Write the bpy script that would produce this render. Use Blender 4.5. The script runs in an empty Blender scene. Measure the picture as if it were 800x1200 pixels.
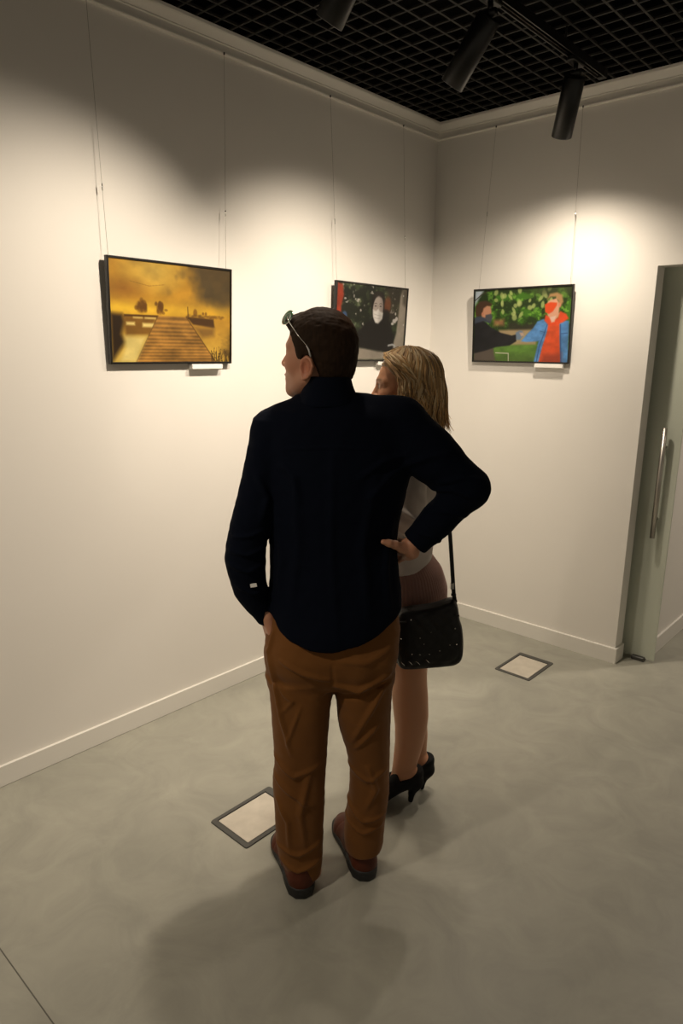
import bpy, math, random
import numpy as np
from mathutils import Matrix, Vector
random.seed(7); RNG = np.random.RandomState(11)
sc = bpy.context.scene
COL = sc.collection

# ------------------------------------------------------------------ camera
FPX = 802.23
CAM = np.array([2.55084, -3.61644, 1.67])
YAW, PITCH, ROLL = -0.7361595, -0.2323816, 0.0120683
_w = np.array([math.sin(YAW)*math.cos(PITCH), math.cos(YAW)*math.cos(PITCH), math.sin(PITCH)])
_r0 = np.array([math.cos(YAW), -math.sin(YAW), 0.0]); _u0 = np.cross(_r0, _w)
_r = _r0*math.cos(ROLL) + _u0*math.sin(ROLL); _u = -_r0*math.sin(ROLL) + _u0*math.cos(ROLL)
cd = bpy.data.cameras.new('camera'); cam = bpy.data.objects.new('camera', cd); COL.objects.link(cam)
cam.matrix_world = Matrix(((_r[0], _u[0], -_w[0], CAM[0]), (_r[1], _u[1], -_w[1], CAM[1]), (_r[2], _u[2], -_w[2], CAM[2]), (0, 0, 0, 1)))
cd.sensor_fit = 'VERTICAL'; cd.sensor_height = 36.0; cd.lens = 36.0*FPX/1200.0
cd.clip_start = 0.05; cd.clip_end = 60
sc.camera = cam

# ------------------------------------------------------------------ world, exposure, light levels
w = bpy.data.worlds.new('world'); sc.world = w; w.use_nodes = True
w.node_tree.nodes['Background'].inputs[0].default_value = (1.0, 0.86, 0.66, 1)
w.node_tree.nodes['Background'].inputs[1].default_value = 0.165
sc.view_settings.view_transform = 'Standard'; sc.view_settings.look = 'None'
sc.view_settings.gamma = 1.0; sc.view_settings.use_curve_mapping = False
sc.view_settings.exposure = 0.28
sc.cycles.use_denoising = True
sc.cycles.max_bounces = 8; sc.cycles.diffuse_bounces = 5; sc.cycles.sample_clamp_indirect = 4.0
LAMP_COL = (1.0, 0.855, 0.68)
# pivot of each track spotlight, what it is aimed at, power (W), cone (deg), blend
SPOTS = [
 ((1.10, -0.59, 2.80), (0.54, 0.00, 1.45), (0.72, -0.20, 0.00), 62, 142, 1.0, 'black track spotlight nearest the room corner, hanging over the right wall picture'),
 ((1.10, -1.28, 2.80), (0.00, -1.30, 1.42), (0.00, -0.95, 0.84), 104, 114, 1.0, 'black track spotlight in the middle of the track, tilted to the left wall'),
 ((1.10, -1.93, 2.80), (0.00, -2.05, 1.30), (0.00, -2.55, 0.88), 92, 112, 1.0, 'black track spotlight left of the middle one, cut by the top photo edge'),
 ((1.10, -3.90, 2.80), (0.35, -3.20, 0.00), (1.05, -2.80, 0.00), 66, 110, 1.0, 'black track spotlight added out of view behind the couple, furthest from the corner'),  # added fill, out of view: lifts the floor and the man's shadow
]

# ------------------------------------------------------------------ helpers
def s2l(c):
    c = np.asarray(c, dtype=float)/255.0
    return np.where(c <= 0.04045, c/12.92, ((c+0.055)/1.055)**2.4)

def tag(o, label=None, cat=None, group=None, kind=None):
    if label: o['label'] = label
    if cat: o['category'] = cat
    if group: o['group'] = group
    if kind: o['kind'] = kind
    return o

def mat(name, base=(0.8, 0.8, 0.8), rough=0.6, metal=0.0, noise=None, bump=None, emis=None, spec=None, trans=None, coords='Object', sheen=None, sss=None):
    """noise=(scale, colour2, detail, low, high)  bump=(scale, strength, distance)"""
    m = bpy.data.materials.new(name); m.use_nodes = True
    nt = m.node_tree; b = nt.nodes['Principled BSDF']
    b.inputs['Base Color'].default_value = (*base, 1); b.inputs['Roughness'].default_value = rough
    b.inputs['Metallic'].default_value = metal
    if spec is not None: b.inputs['Specular IOR Level'].default_value = spec
    if trans: b.inputs['Transmission Weight'].default_value = trans
    if sheen: b.inputs['Sheen Weight'].default_value = sheen
    if sss:
        b.inputs['Subsurface Weight'].default_value = sss; b.inputs['Subsurface Radius'].default_value = (0.6, 0.25, 0.12); b.inputs['Subsurface Scale'].default_value = 0.01
    tc = nt.nodes.new('ShaderNodeTexCoord')
    if noise:
        n = nt.nodes.new('ShaderNodeTexNoise'); n.inputs['Scale'].default_value = noise[0]; n.inputs['Detail'].default_value = noise[2]
        r = nt.nodes.new('ShaderNodeValToRGB'); r.color_ramp.elements[0].position = noise[3]; r.color_ramp.elements[1].position = noise[4]
        r.color_ramp.elements[0].color = (*base, 1); r.color_ramp.elements[1].color = (*noise[1], 1)
        nt.links.new(tc.outputs[coords], n.inputs['Vector']); nt.links.new(n.outputs['Fac'], r.inputs['Fac'])
        nt.links.new(r.outputs['Color'], b.inputs['Base Color'])
    if bump:
        n = nt.nodes.new('ShaderNodeTexNoise'); n.inputs['Scale'].default_value = bump[0]; n.inputs['Detail'].default_value = 6
        bp = nt.nodes.new('ShaderNodeBump'); bp.inputs['Strength'].default_value = bump[1]; bp.inputs['Distance'].default_value = bump[2]
        nt.links.new(tc.outputs[coords], n.inputs['Vector']); nt.links.new(n.outputs['Fac'], bp.inputs['Height']); nt.links.new(bp.outputs['Normal'], b.inputs['Normal'])
    if emis:
        b.inputs['Emission Color'].default_value = (*emis[0], 1); b.inputs['Emission Strength'].default_value = emis[1]
    return m

def attr_mat(name, rough=0.5, spec=0.5, sss=None, bump=None, coat=0, aniso=None):
    m = mat(name, rough=rough, spec=spec, sss=sss, bump=bump)
    nt = m.node_tree; a = nt.nodes.new('ShaderNodeVertexColor'); a.layer_name = 'Col'
    nt.links.new(a.outputs['Color'], nt.nodes['Principled BSDF'].inputs['Base Color'])
    if coat:
        nt.nodes['Principled BSDF'].inputs['Coat Weight'].default_value = coat; nt.nodes['Principled BSDF'].inputs['Coat Roughness'].default_value = 0.15
    return m

def build(name, V, F, m=None, parent=None, smooth=False, M=None, col=None):
    me = bpy.data.meshes.new(name)
    V = np.asarray(V, dtype=np.float32)
    if isinstance(F, np.ndarray):
        n = len(F); k = F.shape[1]
        me.vertices.add(len(V)); me.vertices.foreach_set('co', V.ravel())
        me.loops.add(n*k); me.loops.foreach_set('vertex_index', F.astype(np.int32).ravel())
        me.polygons.add(n); me.polygons.foreach_set('loop_start', np.arange(0, n*k, k, dtype=np.int32))
        try: me.polygons.foreach_set('loop_total', np.full(n, k, dtype=np.int32))
        except Exception: pass
        me.update(calc_edges=True)
    else:
        me.from_pydata([tuple(map(float, v)) for v in V], [], [tuple(f) for f in F]); me.update()
    me.validate()
    if smooth: me.polygons.foreach_set('use_smooth', [True]*len(me.polygons)); me.update()
    if m: me.materials.append(m)
    if col is not None:
        ca = me.color_attributes.new('Col', 'FLOAT_COLOR', 'POINT')
        c4 = np.ones((len(V), 4), dtype=np.float32); c4[:, :3] = col; ca.data.foreach_set('color', c4.ravel())
    o = bpy.data.objects.new(name, me); COL.objects.link(o)
    if parent: o.parent = parent
    if M is not None: o.matrix_world = M
    return o

def empty(name, loc, rz=0):
    o = bpy.data.objects.new(name, None); COL.objects.link(o); o.location = loc; o.rotation_euler = (0, 0, rz); o.empty_display_size = 0.05
    return o

class MB:
    def __init__(s): s.v = []; s.f = []
    def add(s, v, f):
        n = len(s.v); s.v += [tuple(map(float, p)) for p in v]; s.f += [tuple(i+n for i in q) for q in f]; return s
    def box(s, a, b, bev=0.0, M=None):
        x0, y0, z0 = [min(p, q) for p, q in zip(a, b)]; x1, y1, z1 = [max(p, q) for p, q in zip(a, b)]
        if bev <= 0:
            v = [(x, y, z) for x in (x0, x1) for y in (y0, y1) for z in (z0, z1)]
            f = [(0, 1, 3, 2), (4, 6, 7, 5), (0, 4, 5, 1), (2, 3, 7, 6), (0, 2, 6, 4), (1, 5, 7, 3)]
        else:
            e = bev; v = []; f = []
            pr = []
            for (z, i) in ((z0, e), (z0+e, 0), (z1-e, 0), (z1, e)):
                X0, X1, Y0, Y1 = x0+i, x1-i, y0+i, y1-i
                ring = [(X0+e, Y0), (X1-e, Y0), (X1, Y0+e), (X1, Y1-e), (X1-e, Y1), (X0+e, Y1), (X0, Y1-e), (X0, Y0+e)]
                v += [(p[0], p[1], z) for p in ring]
            for k in range(3):
                for j in range(8): f.append((k*8+j, k*8+(j+1) % 8, k*8+8+(j+1) % 8, k*8+8+j))
            f.append(tuple(range(7, -1, -1))); f.append(tuple(range(24, 32)))
        if M is not None: v = [tuple(M @ Vector(p)) for p in v]
        return s.add(v, f)
    def tube(s, pts, r, n=8, cap=True, flat=1.0, up=None):
        pts = [np.array(p, float) for p in pts]; rs = r if hasattr(r, '__len__') else [r]*len(pts)
        v = []; f = []; ref = None
        for i, p in enumerate(pts):
            t = pts[min(i+1, len(pts)-1)] - pts[max(i-1, 0)]; t = t/(np.linalg.norm(t)+1e-12)
            if ref is None:
                ref = np.array(up, float) if up is not None else (np.array([0, 0, 1.]) if abs(t[2]) < 0.9 else np.array([1., 0, 0]))
            a = ref - t*np.dot(ref, t); a /= np.linalg.norm(a)+1e-12; b = np.cross(t, a); ref = a
            for k in range(n):
                an = 2*math.pi*k/n; v.append(p + rs[i]*(math.cos(an)*a*flat + math.sin(an)*b))
        for i in range(len(pts)-1):
            for k in range(n): f.append((i*n+k, i*n+(k+1) % n, (i+1)*n+(k+1) % n, (i+1)*n+k))
        if cap: f.append(tuple(range(n-1, -1, -1))); f.append(tuple(range((len(pts)-1)*n, len(pts)*n)))
        return s.add(v, f)
    def lathe(s, prof, n=32, M=None):
        v = []; f = []
        for (r, z) in prof:
            for k in range(n): an = 2*math.pi*k/n; v.append((r*math.cos(an), r*math.sin(an), z))
        for i in range(len(prof)-1):
            for k in range(n): f.append((i*n+k, i*n+(k+1) % n, (i+1)*n+(k+1) % n, (i+1)*n+k))
        if M is not None: v = [tuple(M @ Vector(p)) for p in v]
        return s.add(v, f)
    def build(s, name, m=None, parent=None, smooth=False): return build(name, s.v, s.f, m, parent, smooth)

# ------------------------------------------------------------------ materials
def wall_mat():
    m = mat('painted_plaster', (0.80, 0.775, 0.73), 0.62, noise=(0.9, (0.765, 0.74, 0.695), 4, 0.35, 0.75), bump=(220, 0.08, 0.002), spec=0.3)
    return m
M_wall = wall_mat()
M_trim = mat('painted_trim', (0.80, 0.775, 0.72), 0.38, spec=0.45)
M_base = mat('painted_skirting', (0.76, 0.74, 0.69), 0.42, spec=0.45)
def floor_mat():
    m = bpy.data.materials.new('polished_microcement'); m.use_nodes = True; nt = m.node_tree; b = nt.nodes['Principled BSDF']
    tc = nt.nodes.new('ShaderNodeTexCoord')
    def noise(sc_, det, dist=0.0, rough=0.55):
        n = nt.nodes.new('ShaderNodeTexNoise'); n.inputs['Scale'].default_value = sc_; n.inputs['Detail'].default_value = det
        n.inputs['Distortion'].default_value = dist; n.inputs['Roughness'].default_value = rough
        nt.links.new(tc.outputs['Object'], n.inputs['Vector']); return n
    n1 = noise(1.1, 5, 0.8); n2 = noise(4.5, 7, 1.2, 0.62)
    r1 = nt.nodes.new('ShaderNodeValToRGB'); r1.color_ramp.elements[0].position = 0.32; r1.color_ramp.elements[1].position = 0.7
    r1.color_ramp.elements[0].color = (0.300, 0.297, 0.255, 1); r1.color_ramp.elements[1].color = (0.365, 0.358, 0.305, 1)
    nt.links.new(n1.outputs['Fac'], r1.inputs['Fac'])
    r2 = nt.nodes.new('ShaderNodeValToRGB'); r2.color_ramp.elements[0].position = 0.35; r2.color_ramp.elements[1].position = 0.68
    r2.color_ramp.elements[0].color = (0.86, 0.86, 0.86, 1); r2.color_ramp.elements[1].color = (1.06, 1.06, 1.05, 1)
    nt.links.new(n2.outputs['Fac'], r2.inputs['Fac'])
    mx = nt.nodes.new('ShaderNodeMix'); mx.data_type = 'RGBA'; mx.blend_type = 'MULTIPLY'; mx.inputs['Factor'].default_value = 1.0
    nt.links.new(r1.outputs['Color'], mx.inputs['A']); nt.links.new(r2.outputs['Color'], mx.inputs['B'])
    nt.links.new(mx.outputs['Result'], b.inputs['Base Color'])
    rr = nt.nodes.new('ShaderNodeMapRange'); rr.inputs['To Min'].default_value = 0.32; rr.inputs['To Max'].default_value = 0.5
    nt.links.new(n2.outputs['Fac'], rr.inputs['Value']); nt.links.new(rr.outputs['Result'], b.inputs['Roughness'])
    b.inputs['Specular IOR Level'].default_value = 0.4
    bp = nt.nodes.new('ShaderNodeBump'); bp.inputs['Strength'].default_value = 0.05; bp.inputs['Distance'].default_value = 0.01
    nt.links.new(n2.outputs['Fac'], bp.inputs['Height']); nt.links.new(bp.outputs['Normal'], b.inputs['Normal'])
    return m
M_floor = floor_mat()
M_black = mat('black_powder_coat', (0.0045, 0.0045, 0.0042), 0.36, spec=0.5)
M_grid = mat('black_grid_paint', (0.016, 0.0155, 0.014), 0.55, spec=0.3)
M_void = mat('black_plenum_paint', (0.004, 0.004, 0.004), 0.95, spec=0.1)
M_joint = mat('joint_sealant', (0.10, 0.095, 0.08), 0.8)
M_frame = mat('black_lacquered_frame', (0.007, 0.006, 0.005), 0.4)
M_back = mat('frame_backing_board', (0.18, 0.15, 0.12), 0.8)
M_card = mat('white_caption_card', (0.86, 0.84, 0.80), 0.55)
M_wire = mat('clear_nylon_wire', (0.36, 0.33, 0.29), 0.25, spec=0.8)
M_steel = mat('brushed_steel', (0.50, 0.47, 0.43), 0.38, metal=1.0)
M_chrome = mat('bright_chrome', (0.8, 0.79, 0.76), 0.12, metal=1.0)
M_sockframe = mat('dark_grey_steel_rim', (0.075, 0.075, 0.07), 0.45, metal=0.3)
M_sockgap = mat('black_rubber_gasket', (0.012, 0.012, 0.012), 0.7)
M_socklid = mat('beige_stone_lid', (0.50, 0.46, 0.39), 0.55, noise=(18, (0.58, 0.535, 0.455), 6, 0.35, 0.7))

# ------------------------------------------------------------------ the room
H = 2.87           # wall height at the picture rail
CEIL = 2.95
def struct(o): o['kind'] = 'structure'; return o
XR, YB = 5.2, -6.2
JX = 1.322         # left jamb of the doorway
DX1 = 2.35; DZ = 2.085; TH = 0.10
struct(MB().box((-0.2, YB, -0.1), (XR, 3.2, 0.0)).build('floor', M_floor))
struct(MB().box((-0.15, YB, 0.0), (0.0, 0.10, CEIL+0.35)).build('wall_left', M_wall))
wr = MB(); wr.box((0.0, 0.0, 0.0), (JX, TH, CEIL+0.35)); wr.box((JX, 0.0, DZ), (DX1, TH, CEIL+0.35)); wr.box((DX1, 0.0, 0.0), (XR, TH, CEIL+0.35))
struct(wr.build('wall_right', M_wall))
# passage behind the doorway
struct(MB().box((0.95, 0.24, 0.0), (1.44, 0.81, CEIL)).build('wall_passage', M_wall))
struct(MB().box((0.2, 2.9, 0.0), (XR, 3.0, CEIL)).build('wall_passage_end', mat('mauve_grey_paint', (0.42, 0.36, 0.34), 0.7)))
struct(MB().box((0.0, 0.10, CEIL-0.02), (XR, 3.0, CEIL)).build('ceiling_passage', M_wall))
bb = MB(); bb.box((1.44, 0.24, 0.0), (1.452, 0.822, 0.10), 0.002); bb.box((0.95, 0.81, 0.0), (1.452, 0.822, 0.10), 0.002)
struct(bb.build('baseboard_passage', M_base))
# baseboards
BH, BT = 0.088, 0.012
struct(MB().box((0.0, YB, 0.0), (BT, 0.0, BH), 0.0025).build('baseboard_left', M_base))
bp_ = [(0, 0), (BT, 0), (BT, BH-0.003), (BT-0.003, BH), (0, BH)]
vb = []
for e in (lambda d, z: (BT, -d, z), lambda d, z: (JX+d, -d, z), lambda d, z: (JX+d, TH, z)): vb += [e(d, z) for d, z in bp_]
fb = [(k*5+i, (k+1)*5+i, (k+1)*5+(i+1) % 5, k*5+(i+1) % 5) for k in range(2) for i in range(5)]+[(0, 1, 2, 3, 4), (14, 13, 12, 11, 10)]
struct(build('baseboard_right', vb, fb, M_base))
struct(MB().box((DX1-BT, -BT, 0.0), (XR, 0.0, BH), 0.0025).build('baseboard_far_right', M_base))
# crown moulding with a picture rail lip, extruded profile (distance from wall, height)
PROF = [(0.0, 2.862), (0.011, 2.862), (0.014, 2.866), (0.014, 2.872), (0.007, 2.875), (0.007, 2.899), (0.012, 2.903), (0.010, 2.9065), (0.020, 2.920), (0.031, 2.934), (0.034, 2.940), (0.034, 2.951), (0.0, 2.951)]
def crown(name, run):
    v = []; f = []; n = len(PROF)
    for e in run: v += [e(d, z) for d, z in PROF]
    for i in range(n): j = (i+1) % n; f.append((i, j, n+j, n+i))
    f.append(tuple(range(n))); f.append(tuple(range(2*n-1, n-1, -1)))
    o = build(name, v, f, M_trim); return struct(o)
crown('trim_1', [lambda d, z: (d, YB, z), lambda d, z: (d, -d, z)])
crown('trim_2', [lambda d, z: (d, -d, z), lambda d, z: (XR, -d, z)])
# open cell grid ceiling, 86 mm module
g = MB(); CELL = 0.086
x = 0.002
nx = int(4.6/CELL); ny = int(5.2/CELL)
for i in range(nx):
    X = 0.002 + i*CELL; g.box((X-0.005, -5.1, CEIL), (X+0.005, -0.002, CEIL+0.009))
for j in range(ny):
    Y = -0.012 - j*CELL; g.box((0.0, Y-0.005, CEIL+0.0005), (4.5, Y+0.005, CEIL+0.0085))
struct(g.build('ceiling', M_grid))
struct(MB().box((0.0, YB, CEIL+0.34), (XR, 0.0, CEIL+0.36)).build('ceiling_plenum', M_void))
pl = MB(); pl.box((0.0, YB, CEIL+0.0015), (0.001, -0.001, CEIL+0.34)); pl.box((0.0, -0.001, CEIL+0.0015), (XR, 0.0, CEIL+0.34))
struct(pl.build('ceiling_plenum_lining', M_void))
# floor joint
struct(MB().box((BT, -3.069, -0.002), (4.5, -3.066, 0.0006)).build('trim_3', M_joint))

# glass sliding door leaf in the doorway
gm = bpy.data.materials.new('frosted_green_glass'); gm.use_nodes = True
b = gm.node_tree.nodes['Principled BSDF']; b.inputs['Base Color'].default_value = (0.66, 0.70, 0.60, 1); b.inputs['Roughness'].default_value = 0.35
b.inputs['Transmission Weight'].default_value = 0.15; b.inputs['IOR'].default_value = 1.45
door = empty('door_1', (1.25, 0.15, 0)); struct(door)
MB().box((-0.25, -0.005, 0.012), (0.236, 0.005, 2.22), 0.001).build('glass_leaf', gm, door)
hd = MB(); hd.tube([(0.163, -0.046, 0.715), (0.163, -0.046, 1.300)], 0.0125, 20)
ho = hd.build('pull_handle', M_steel, door, True)
for z in (0.815, 1.20):
    MB().tube([(0.163, -0.046, z), (0.163, -0.004, z)], 0.008, 14).build('standoff', M_steel, ho, True)
MB().box((0.12, -0.03, 0.0), (0.19, 0.02, 0.022), 0.003).build('floor_guide', M_sockframe, door)

# unseen downlight added to brighten the passage and glass behind the doorway
dl = empty('passage_fill_light', (2.3, 1.3, 2.93)); tag(dl, 'round white downlight added out of view in the passage ceiling beyond the glass door', 'fill light')
MB().lathe([(0.085, 0.0), (0.088, -0.006), (0.075, -0.008), (0.072, 0.0)], 32).build('trim_ring', M_trim, dl, True)
MB().lathe([(0, -0.002), (0.072, -0.002)], 32).build('diffuser', mat('lit_diffuser', (1, 1, 1), 0.5, emis=((1.0, 0.88, 0.72), 6.0)), dl)
ld = bpy.data.lights.new('passage_fill_beam', 'AREA'); ld.shape = 'DISK'; ld.size = 0.14; ld.energy = 26; ld.color = (1.0, 0.87, 0.72)
lo = bpy.data.objects.new('passage_fill_beam', ld); COL.objects.link(lo); lo.parent = dl; lo.location = (0, 0, -0.012)

# ------------------------------------------------------------------ floor socket boxes
def floor_box(x0, y0, x1, y1, label):
    t = empty('floor_socket_box', ((x0+x1)/2, (y0+y1)/2, 0)); tag(t, label, 'floor socket', 'floor socket boxes')
    hx, hy = (x1-x0)/2, (y1-y0)/2
    def rect(cx0, cy0, cx1, cy1, r, n=5):
        p = []
        for cx, cy, a0 in ((cx1-r, cy1-r, 0), (cx0+r, cy1-r, 90), (cx0+r, cy0+r, 180), (cx1-r, cy0+r, 270)):
            for k in range(n): a = math.radians(a0+90*k/(n-1)); p.append((cx+r*math.cos(a), cy+r*math.sin(a)))
        return p
    o = rect(-hx, -hy, hx, hy, 0.010); i = rect(-hx+0.016, -hy+0.020, hx-0.016, hy-0.034, 0.003); n = len(o)
    v = [(a, b_, 0.0005) for a, b_ in o] + [(a*0.985, b_*0.985, 0.004) for a, b_ in o] + [(a, b_, 0.004) for a, b_ in i] + [(a, b_, -0.004) for a, b_ in i]
    f = [(k*n+j, k*n+(j+1) % n, (k+1)*n+(j+1) % n, (k+1)*n+j) for k in range(3) for j in range(n)]
    build('rim', v, f, M_sockframe, t)
    MB().box((-hx+0.015, -hy+0.019, 0.0003), (hx-0.015, hy-0.033, 0.0012)).build('gasket', M_sockgap, t)
    MB().box((-hx+0.020, -hy+0.024, 0.0005), (hx-0.020, hy-0.038, 0.003), 0.0007).build('lid', M_socklid, t)
floor_box(0.762, -2.332, 0.966, -2.045, 'square floor socket with grey rim and beige lid beside the man\'s left shoe')
floor_box(0.880, -0.528, 1.086, -0.240, 'square floor socket with grey rim and beige lid near the right wall skirting')

# ------------------------------------------------------------------ painted photographs (procedural, vertex colours)
def vnoise(nx, ny, sx, sy, seed, oct=4):
    rs = np.random.RandomState(seed); out = np.zeros((ny, nx)); amp = 1; tot = 0
    for o in range(oct):
        gx, gy = int(sx*2**o)+2, int(sy*2**o)+2; G = rs.rand(gy+1, gx+1)
        X = np.linspace(0, gx-1.001, nx); Y = np.linspace(0, gy-1.001, ny); xi = X.astype(int); yi = Y.astype(int)
        fx = X-xi; fy = Y-yi; fx = fx*fx*(3-2*fx); fy = fy*fy*(3-2*fy)
        a = G[yi][:, xi]; b_ = G[yi][:, xi+1]; c = G[yi+1][:, xi]; d = G[yi+1][:, xi+1]
        out += amp*((a*(1-fx)+b_*fx)*(1-fy)[:, None] + (c*(1-fx)+d*fx)*fy[:, None]); tot += amp; amp *= 0.55
    return out/tot
class Paint:
    def __init__(s, nx, ny, asp):
        s.nx, s.ny = nx, ny; s.U, s.T = np.meshgrid(np.linspace(0, 1, nx), np.linspace(0, 1, ny)); s.asp = asp
        s.C = np.zeros((ny, nx, 3))
    def mix(s, m, c): s.C[:] = s.C*(1-m[..., None]) + np.asarray(c, float)*m[..., None]
    def poly(s, pts, c, soft=0.008, alpha=1.0, tex=None):
        P = np.array(pts, float); U, T = s.U*s.asp, s.T; P = P*np.array([s.asp, 1.0])
        ins = np.zeros(U.shape, bool); dm = np.full(U.shape, 9.0)
        for i in range(len(P)):
            a, b_ = P[i], P[(i+1) % len(P)]
            cond = ((a[1] > T) != (b_[1] > T)); xs = (b_[0]-a[0])*(T-a[1])/((b_[1]-a[1]) if abs(b_[1]-a[1]) > 1e-9 else 1e-9)+a[0]
            ins ^= cond & (U < xs)
            e = b_-a; t = np.clip(((U-a[0])*e[0]+(T-a[1])*e[1])/(e@e+1e-12), 0, 1)
            dm = np.minimum(dm, np.hypot(U-a[0]-t*e[0], T-a[1]-t*e[1]))
        sd = np.where(ins, dm, -dm); m = np.clip(sd/soft*0.5+0.5, 0, 1)*alpha
        c = np.asarray(c, float)
        if tex is not None: c = c*(1+tex[..., None])
        s.C[:] = s.C*(1-m[..., None]) + c*m[..., None]
    def ell(s, u, t, ru, rt, c, soft=0.25, alpha=1.0, rot=0):
        du, dt = (s.U-u)*s.asp, s.T-t; ru = ru*s.asp; ca, sa = math.cos(rot), math.sin(rot)
        k = np.sqrt(((du*ca+dt*sa)/ru)**2+((-du*sa+dt*ca)/rt)**2); m = np.clip((1-k)/soft+0.5, 0, 1)*alpha
        s.mix(m, c)
    def line(s, pts, wd, c, alpha=1.0):
        U, T = s.U*s.asp, s.T; dm = np.full(U.shape, 9.0); P = np.array(pts, float)*np.array([s.asp, 1])
        for a, b_ in zip(P[:-1], P[1:]):
            e = b_-a; t = np.clip(((U-a[0])*e[0]+(T-a[1])*e[1])/(e@e+1e-12), 0, 1); dm = np.minimum(dm, np.hypot(U-a[0]-t*e[0], T-a[1]-t*e[1]))
        s.mix(np.clip((wd-dm)/(wd*0.6)+0.3, 0, 1)*alpha, c)

def paint_pier():
    p = Paint(280, 196, 1.46); n = vnoise(280, 196, 4, 3, 3); n2 = vnoise(280, 196, 9, 9, 5)
    U, T = p.U, p.T
    p.C[:] = (196, 132, 34)
    p.mix(np.clip(1-np.hypot((U-0.34)/0.30, (T-0.06)/0.28), 0, 1)**0.7*0.75, (226, 178, 72))
    p.mix(np.clip(1-np.hypot((U-0.1)/0.25, (T-0.28)/0.16), 0, 1)*0.75, (150, 88, 26))
    p.mix(np.clip((U-0.48+(n-0.5)*0.7)/0.28, 0, 1)*np.clip((0.52-T+(n-.5)*.3)/0.22, 0, 1)*0.95, (74, 56, 30))
    p.mix(np.clip((n-0.5)*3, 0, 1)*np.clip((0.45-T)/0.2, 0, 1)*0.4, (110, 74, 28))
    p.mix(np.exp(-((T-0.47)/0.075)**2)*np.clip(1.1-U*0.75, 0, 1)*0.9, (246, 182, 44))
    p.mix(np.clip((T-0.52)/0.03, 0, 1), (188, 128, 36))
    p.mix(np.clip((T-0.56)/0.4, 0, 1)*0.8*np.clip(1-U*0.5, 0, 1), (236, 186, 74))
    for (u, t, ru, rt) in ((0.235, 0.445, 0.042, 0.06), (0.255, 0.41, 0.02, 0.035), (0.383, 0.45, 0.028, 0.062), (0.40, 0.42, 0.012, 0.035), (0.68, 0.475, 0.018, 0.04), (0.75, 0.48, 0.01, 0.016), (0.775, 0.48, 0.01, 0.018)):
        p.ell(u, t, ru, rt, (128, 78, 18), 0.5, 0.85)
    p.line([(0.15, 0.20), (0.30, 0.235), (0.42, 0.21)], 0.004, (130, 84, 24), 0.5)
    p.poly([(0, 0.52), (0.085, 0.525), (0.10, 0.60), (0.075, 0.72), (0.10, 0.80), (0.05, 0.90), (0.0, 1.0)], (46, 28, 10), 0.03)
    p.poly([(0.10, 0.545), (0.36, 0.535), (0.33, 0.60), (0.30, 0.72), (0.11, 0.735), (0.10, 0.62)], (120, 74, 22), 0.02, 0.85)
    p.poly([(0.10, 0.525), (0.36, 0.522), (0.36, 0.545), (0.10, 0.548)], (88, 52, 14), 0.006)
    for (a, b_, c_, d) in ((0.17, 0.24, 0.548, 0.558), (0.26, 0.345, 0.548, 0.56), (0.115, 0.18, 0.60, 0.63), (0.24, 0.335, 0.605, 0.645)):
        p.poly([(a, c_), (b_, c_), (b_, d), (a, d)], (250, 206, 110), 0.012, 0.95)
    p.poly([(0.60, 0.52), (0.845, 0.535), (0.855, 0.62), (0.84, 0.63), (0.66, 0.60)], (74, 44, 16), 0.01)
    p.poly([(0.66, 0.62), (0.85, 0.63), (0.85, 0.72), (0.74, 0.74)], (132, 88, 34), 0.03, 0.9)
    p.line([(0.615, 0.42), (0.617, 0.54)], 0.006, (70, 40, 12))
    pk = 0.16*np.sin((np.maximum(T-0.5,0)**1.25)*190)+(n2-0.5)*0.5
    p.poly([(0.365, 0.525), (0.60, 0.525), (0.875, 1.02), (0.175, 1.02)], (158, 104, 40), 0.006, 1, tex=pk)
    p.line([(0.365, 0.525), (0.175, 1.02)], 0.007, (96, 58, 16), 0.6); p.line([(0.60, 0.525), (0.875, 1.02)], 0.008, (92, 56, 16), 0.7)
    p.mix(np.clip((U-0.93+(n2-0.5)*0.25)/0.1, 0, 1)*np.clip((T-0.6)/0.2, 0, 1)*0.85, (70, 46, 18))
    rs = np.random.RandomState(2)
    for k in range(34):
        u = 0.80+rs.rand()*0.2; hh = 0.05+rs.rand()*0.12; p.line([(u, 1.0), (u+rs.randn()*0.015, 1-hh)], 0.004, (64, 42, 14), 0.8)
    rs = np.random.RandomState(8)
    for k in range(46):
        c = ((0.235, 0.43), (0.385, 0.44))[k % 2]; p.ell(c[0]+rs.randn()*0.018, c[1]+rs.randn()*0.022, 0.008+rs.rand()*0.008, 0.012+rs.rand()*0.014, (104, 60, 12), 0.7, 0.6)
    for k in range(60):
        u = rs.rand()*0.34; p.ell(0.60+u, 0.50+rs.rand()*0.03, 0.012, 0.012, (110, 68, 20), 0.9, 0.35)
    p.mix(np.clip((n-0.42)*3, 0, 1)*np.clip((0.45-T)/0.15, 0, 1)*np.clip(U*1.6-0.1, 0, 1)*0.55, (92, 66, 30))
    p.poly([(0.10, 0.74), (0.27, 0.74), (0.18, 1.0), (0.06, 1.0), (0.10, 0.86)], (250, 212, 118), 0.03, 0.75)
    p.C *= (0.88+0.24*n2)[..., None]; p.C *= np.array([0.97, 1.06, 1.22])
    return p

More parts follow.
